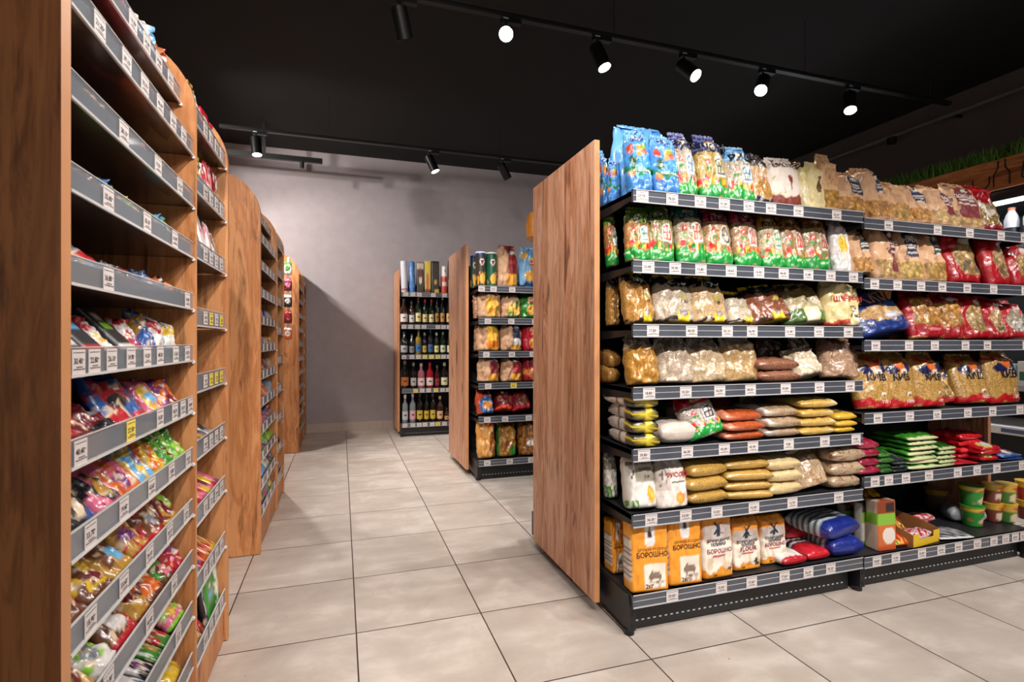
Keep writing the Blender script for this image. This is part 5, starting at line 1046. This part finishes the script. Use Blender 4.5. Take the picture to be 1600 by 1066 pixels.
A = ['- .1;blue white bag .2 .11 30;white red bag .2 .12 25;red blue bag .18 .12 20;- .03;white sky_blue bag .14 .12 8;gold red bag .13 .11 8',
     '- .02;white maroon bag .2 .1 35;maroon red bag .2 .1 40;- .05;red maroon box .2 .08 60;white red box .22 .07 50',
     '- .1;brown gold bag .2 .09 60;black brown bag .2 .09 60;- .1;orange red bag .18 .08 40;gold brown bag .15 .08 50',
     '- .05;black maroon bag .22 .09 60;lime blue bag .16 .07 35;green yellow bag .1 .055 40;- .1;maroon black bag .15 .08 55;sky_blue lime bag .12 .08 40',
     '- .0;grey sky_blue bag .3 .085 50;black grey bag .2 .06 60;- .08;blue grey bag .2 .075 60;orange black bag .15 .07 60',
     'white black box .11 .1 42;black red box .12 .1 42;white red bag .1 .1 42;black white box .13 .11 42;red white bag .14 .1 35;blue gold bag .09 .115 20;white red bag .12 .105 15;white yellow bag .12 .095 14',
     'red maroon bag .2 .14 58;maroon black bag .12 .13 58;blue red bag .3 .125 32;pink yellow bag .16 .1 32;purple orange bag .16 .095 35',
     'blue black bag .22 .17 50;black pink bag .14 .16 50;pink orange bag .16 .14 45;sky_blue yellow bag .14 .13 42;orange yellow bag .1 .13 40;green lime bag .1 .12 38;lime green bag .12 .12 30',
     'red brown bag .16 .14 50;yellow brown bag .14 .13 50;brown gold bag .16 .14 48;gold red bag .14 .13 46;brown red bag .16 .13 42;maroon gold bag .16 .13 38',
     'maroon gold bag .2 .15 55;lime white bag .12 .12 60;brown red bag .16 .14 50;gold maroon bag .12 .13 50;orange brown bag .14 .12 48;green brown bag .1 .11 40;red purple bag .14 .1 30',
     'black gold bag .12 .14 58;green maroon bag .14 .13 56;orange yellow bag .14 .12 60;sky_blue blue bar .08 .13 62;blue white bar .08 .13 62;white black bar .09 .13 62;green white bar .09 .13 62;red green bar .09 .13 62;pink lime bag .14 .1 50',
     'maroon black bag .14 .14 50;gold brown bag .12 .14 50;black maroon bag .12 .14 50;lime blue bag .12 .12 55;red blue bag .16 .13 52;purple red bag .13 .12 50;yellow gold bag .18 .12 55']
rn = random.Random(7)
for j, sp in enumerate(A):
    sweets('%s shelf of nearest rack' % tn[j], .93, 1.598, TA[j], line(sp), rn, 'sweets on %s shelf of nearest rack' % tn[j], .03 if j == 0 else 0, res=.9)
B = ['- .1;white green bag .25 .08 20;yellow lime bag .25 .08 20;- .05;red maroon bag .2 .07 10', '- .05;black gold bar .12 .13 12;gold black bar .1 .14 10;black white bar .1 .14 12;- .1;red white box .24 .11 8;maroon red bag .22 .12 8',
     '- .02;red white bag .14 .13 12;yellow gold bag .16 .15 12;yellow brown bag .16 .15 10;white red bag .12 .14 10;red white bar .1 .15 8;red maroon bar .1 .145 5;maroon white bar .12 .14 5',
     '- .02;pink white bar .12 .14 15;orange white bar .14 .14 12;brown white box .14 .13 14;white red box .2 .15 12;white pink bar .14 .14 10;white brown bar .14 .12 10',
     '- .3;blue gold bar .3 .06 60;- .02;black blue bar .25 .05 62', '- .3;orange red bar .3 .05 62;- .1;red orange bar .2 .05 62',
     'black blue bar .2 .15 62;blue black bar .2 .16 60;black white bar .2 .15 62;gold black bar .2 .14 64;grey black bar .16 .15 60',
     'pink red box .1 .15 60;red yellow box .1 .16 60;purple red box .1 .15 60;yellow pink box .1 .16 60;red pink box .1 .15 60;pink yellow box .1 .15 60;maroon pink box .1 .16 60;yellow red box .1 .15 60;pink purple box .1 .15 60',
     'white sky_blue box .3 .15 56;red white bar .12 .16 56;maroon red bar .12 .17 56;red orange bar .14 .16 56;orange red bar .12 .17 56;red yellow bar .14 .16 56',
     'grey black bag .12 .16 20;purple brown bag .1 .16 20;yellow gold bag .12 .16 35;brown red bag .12 .15 25;black grey bar .1 .18 10;green green box .28 .15 6;white green bar .12 .18 6']
for j, sp in enumerate(B):
    sweets('%s tier, nearest rack far bay' % tn[j] if j < 9 else 'bottom tier, nearest rack far bay', 1.62, 2.005, TB[j], line(sp), rn, 'sweets in far bay of nearest rack', .085 if j == 0 else 0)
cols = list(PAL)
def rand_line(r, n, h): 
    u = r.uniform(.02, .1); o = []
    for i in range(n):
        w = (1 - u) / (n - i) * r.uniform(.8, 1); k = r.choice(['bag', 'bag', 'bar', 'box']); c1 = r.choice(cols); c2 = r.choice([c for c in cols if c != c1])
        o.append((u + .01, u + w - .01, h * r.uniform(.8, 1), c1, c2, k, r.uniform(10, 50))); u += w
    return o
for tag_, ys, ye, seed, low in (('second rack', 2.825, 3.88, 11, True), ('farthest rack', 5.25, 6.26, 23, False)):
    r = random.Random(seed)
    for j in range(12):
        n = 2 if (j < 4 or seed == 23) else 4
        sweets('%s tier, %s near bay' % (tn[j], tag_), ys, ys + .675, TA[j], rand_line(r, n, .09 if j > 3 else .06), r, 'sweets in near bay of %s' % tag_, .03 if j == 0 else 0, res=.45)
    for j in range(1, 10):
        sweets('%s tier, %s far bay' % (tn[j], tag_), ys + .7, ye - .015, TB[j], rand_line(r, 3, .125), r, 'sweets in far bay of %s' % tag_, 0, res=.45)
# strip of packs hanging beside the farthest rack
t = empty('clip_strip', (-.455, 5.13, 0)); MB().box(-.008, .008, 0, .003, 1.0, 1.78, 'edge').build('strip', t)
MB().tube((0, .0015, 1.76), (0, .085, 1.78), .003, 'steel', 8).build('hook', t)
tag(t, 'clear clip strip hanging on the end board of farthest rack', 'clip strip')
for i, (c1, c2) in enumerate((('white', 'green'), ('maroon', 'pink'), ('black', 'white'), ('maroon', 'red'), ('orange', 'white'))):
    me = pack_mesh('hanging_pack', .07, .11, .03, paint(PAL[c1], [('E', 0, .5, .6, .2, PAL[c2]), ('R', -1, 1, .8, 1, PAL[c2])], i), 'film', 2.4, .85, .1, .5, NF=10, NS=3, NV=12, seed=i)
    o = bpy.data.objects.new('hanging_pack', me); col.objects.link(o); o.location = (-.455, 5.106, 1.62 - .145 * i)
    tag(o, '%s and %s pack hanging on the clip strip, %s from top' % (c1, c2, ORD[i]), 'snack pack', 'packs on the clip strip')

# ------------------------------------------------------------------ open fridge on the right wall
XFR = 4.25
t = empty('open_fridge', (XFR, 1.6, 0)); tag(t, 'long dark open fridge with white rim along right wall', 'refrigerator')
L_ = 3.4
M['fridgewhite'] = plain('white fridge inside', 'dfe2e4', .35); M['dispblue'] = plain('blue grey display', '5a6a8a', .2)
MB().box(0, .72, 0, L_, .05, .40, 'blackpaint').build('base_panel', t)
MB().box(-.01, .05, 0, L_, .40, .455, 'white').build('front_rim', t, bevel=.006)
MB().box(-.013, -.010, .60, .78, .415, .44, 'dispblue').build('display', t)
MB().box(.68, .72, 0, L_, .4, 2.0, 'blackmetal').build('rear_wall', t)
MB().box(.1, .68, 0, L_, .42, .44, 'fridgewhite').build('well_floor', t)
for y in (0, L_ - .03): MB().box(0.05, .72, y, y + .03, .4, 2.0, 'blackmetal').build('side_wall', t)
MB().box(.0, .72, 0, L_, 1.98, 2.04, 'blackmetal').build('canopy', t)
MB().tube((.015, .04, 1.965), (.015, L_ - .04, 1.965), .014, 'striplight', 12).build('strip_light', t)
FZ = [.72, 1.04, 1.38, 1.75]
for z in FZ:
    s_ = MB().box(.1, .68, .03, L_ - .03, z - .012, z, 'fridgewhite').build('shelf', t)
    MB().box(.092, .1, .03, L_ - .03, z - .03, z + .006, 'raillip').build('price_rail', s_)
    if z > 1: MB().tube((.11, .05, z - .02), (.11, L_ - .05, z - .02), .006, 'striplight', 8).build('shelf_light', s_)
for y in (1.6 + .5, 1.6 + 1.7, 1.6 + 2.9):
    ld = bpy.data.lights.new('fridge_light', 'AREA'); ld.shape = 'RECTANGLE'; ld.size = 1.1; ld.size_y = .04; ld.energy = 7; ld.color = (.92, .96, 1)
    lo = bpy.data.objects.new('fridge_light', ld); col.objects.link(lo); lo.location = (XFR + .06, y, 1.945); lo.rotation_euler = (0, math.radians(-25), PI / 2)
def milk(x, y, z, c, cap, look, h=.2, r_=.042):
    t = empty('milk_bottle', (x, y, z))
    MB().lathe([(r_, 0), (r_, h * .55), (r_ * .8, h * .72), (r_ * .45, h * .88), (r_ * .42, h * .92)], lab(c), 20).build('bottle_body', t, smooth=True)
    MB().lathe([(r_ * .48, h * .9), (r_ * .48, h), (r_ * .4, h)], lab(cap), 16).build('cap', t, smooth=True)
    MB().lathe([(r_ * 1.01, h * .02), (r_ * 1.01, h * .3)], lab('2a2a34'), 20).build('label', t, smooth=True)
    tag(t, look, 'bottle', 'dairy bottles in the open fridge')
milk(XFR + .17, 2.42, 1.75, 'e4e2e4', 'e0805a', 'white yoghurt bottle with salmon cap in the fridge')
milk(XFR + .17, 2.31, 1.75, 'd8e4e0', '4a9a9a', 'pale bottle with teal cap in the fridge')
nmz = ['lowest', 'second lowest', 'middle', 'upper']
for k, z in enumerate(FZ[:3]):
    for i in range(4):
        c = ['e6e4e2', 'c8ded0', 'd8b8a0', '4a8a5a', 'e0e4ea', 'c87a5a'][(i + k * 2) % 6]; cn = ['white', 'mint', 'tan', 'green', 'pale blue', 'terracotta'][(i + k * 2) % 6]
        y = 2.28 + .1 * i
        o = MB().box(XFR + .13, XFR + .23, y, y + .085, z, z + .17 - .02 * (i % 2), lab(c)).box(XFR + .1295, XFR + .13, y + .01, y + .075, z + .04, z + .1, lab(['3a7a4a', 'c8a83a', '8a2a2a', 'e8e4da'][i])).build('dairy_carton', None, bevel=.004)
        tag(o, '%s dairy carton, %s from the right on %s fridge shelf' % (cn, ORD[i], nmz[k]), 'carton', 'cartons in the open fridge')
# oak fascia with drawn bottles and glass, artificial grass on top
t = empty('fascia_board', (XFR - .02, 1.6, 2.05)); tag(t, 'oak fascia board with black drawn bottles above the fridge', 'sign board')
M['oakh'] = wood('horizontal oak fascia', 0, '7e4522', 'b06a38', 'cc8650', 2.2)
f_ = MB().box(-.2, .2, -.02, 0, -L_ / 2, L_ / 2, 'oakh').build('board', t); f_.rotation_euler = (PI / 2, 0, 0)
f_.rotation_euler = Euler((PI / 2, 0, 0)); f_.location = (0, L_ / 2, .1)
f_.data.transform(Matrix(((0, 1, 0, 0), (1, 0, 0, 0), (0, 0, 1, 0), (0, 0, 0, 1)))); f_.data.transform(Matrix.Scale(.5, 4, (0, 1, 0)))
def icon(pts, y0, nm):
    MB().path([(-.023, y0 + a, .1 + b_) for a, b_ in pts], .004, 'ink', 6).build(nm, t)
icon([(.05, .0), (.05, -.05), (.03, -.075), (-.03, -.075), (-.05, -.05), (-.05, .0)], .88, 'glass_outline')
icon([(.02, .09), (.02, .04), (.045, 0), (.045, -.08)], .76, 'bottle_outline')
icon([(-.02, .09), (-.02, .04), (-.045, 0), (-.045, -.08)], .76, 'bottle_outline')
icon([(.02, .08), (.04, .03), (.05, -.05), (.02, -.08), (-.03, -.08)], .60, 'jug_outline')
b = MB(); rg = random.Random(3); gi = b.m('green')
for k in range(5200):
    y = rg.uniform(0, L_); x = rg.uniform(-.05, .04); h = rg.uniform(.05, .12); a = rg.uniform(0, PI); w = .0035; lx, ly = rg.uniform(-.05, .05), rg.uniform(-.05, .05)
    q = len(b.v); c_, s_ = math.cos(a) * w, math.sin(a) * w
    b.v += [(x - c_, y - s_, 0), (x + c_, y + s_, 0), (x + c_ * .7 + lx * .4, y + s_ * .7 + ly * .4, h * .6), (x - c_ * .7 + lx * .4, y - s_ * .7 + ly * .4, h * .6), (x + lx, y + ly, h)]
    b.f += [(q, q + 1, q + 2, q + 3), (q + 3, q + 2, q + 4)]; b.mi += [gi, gi]
g_ = b.build('artificial_grass', None); g_.location = (XFR, 1.6, 2.25); tag(g_, 'strip of dark green artificial grass on top of the fascia', 'grass', kind='stuff')
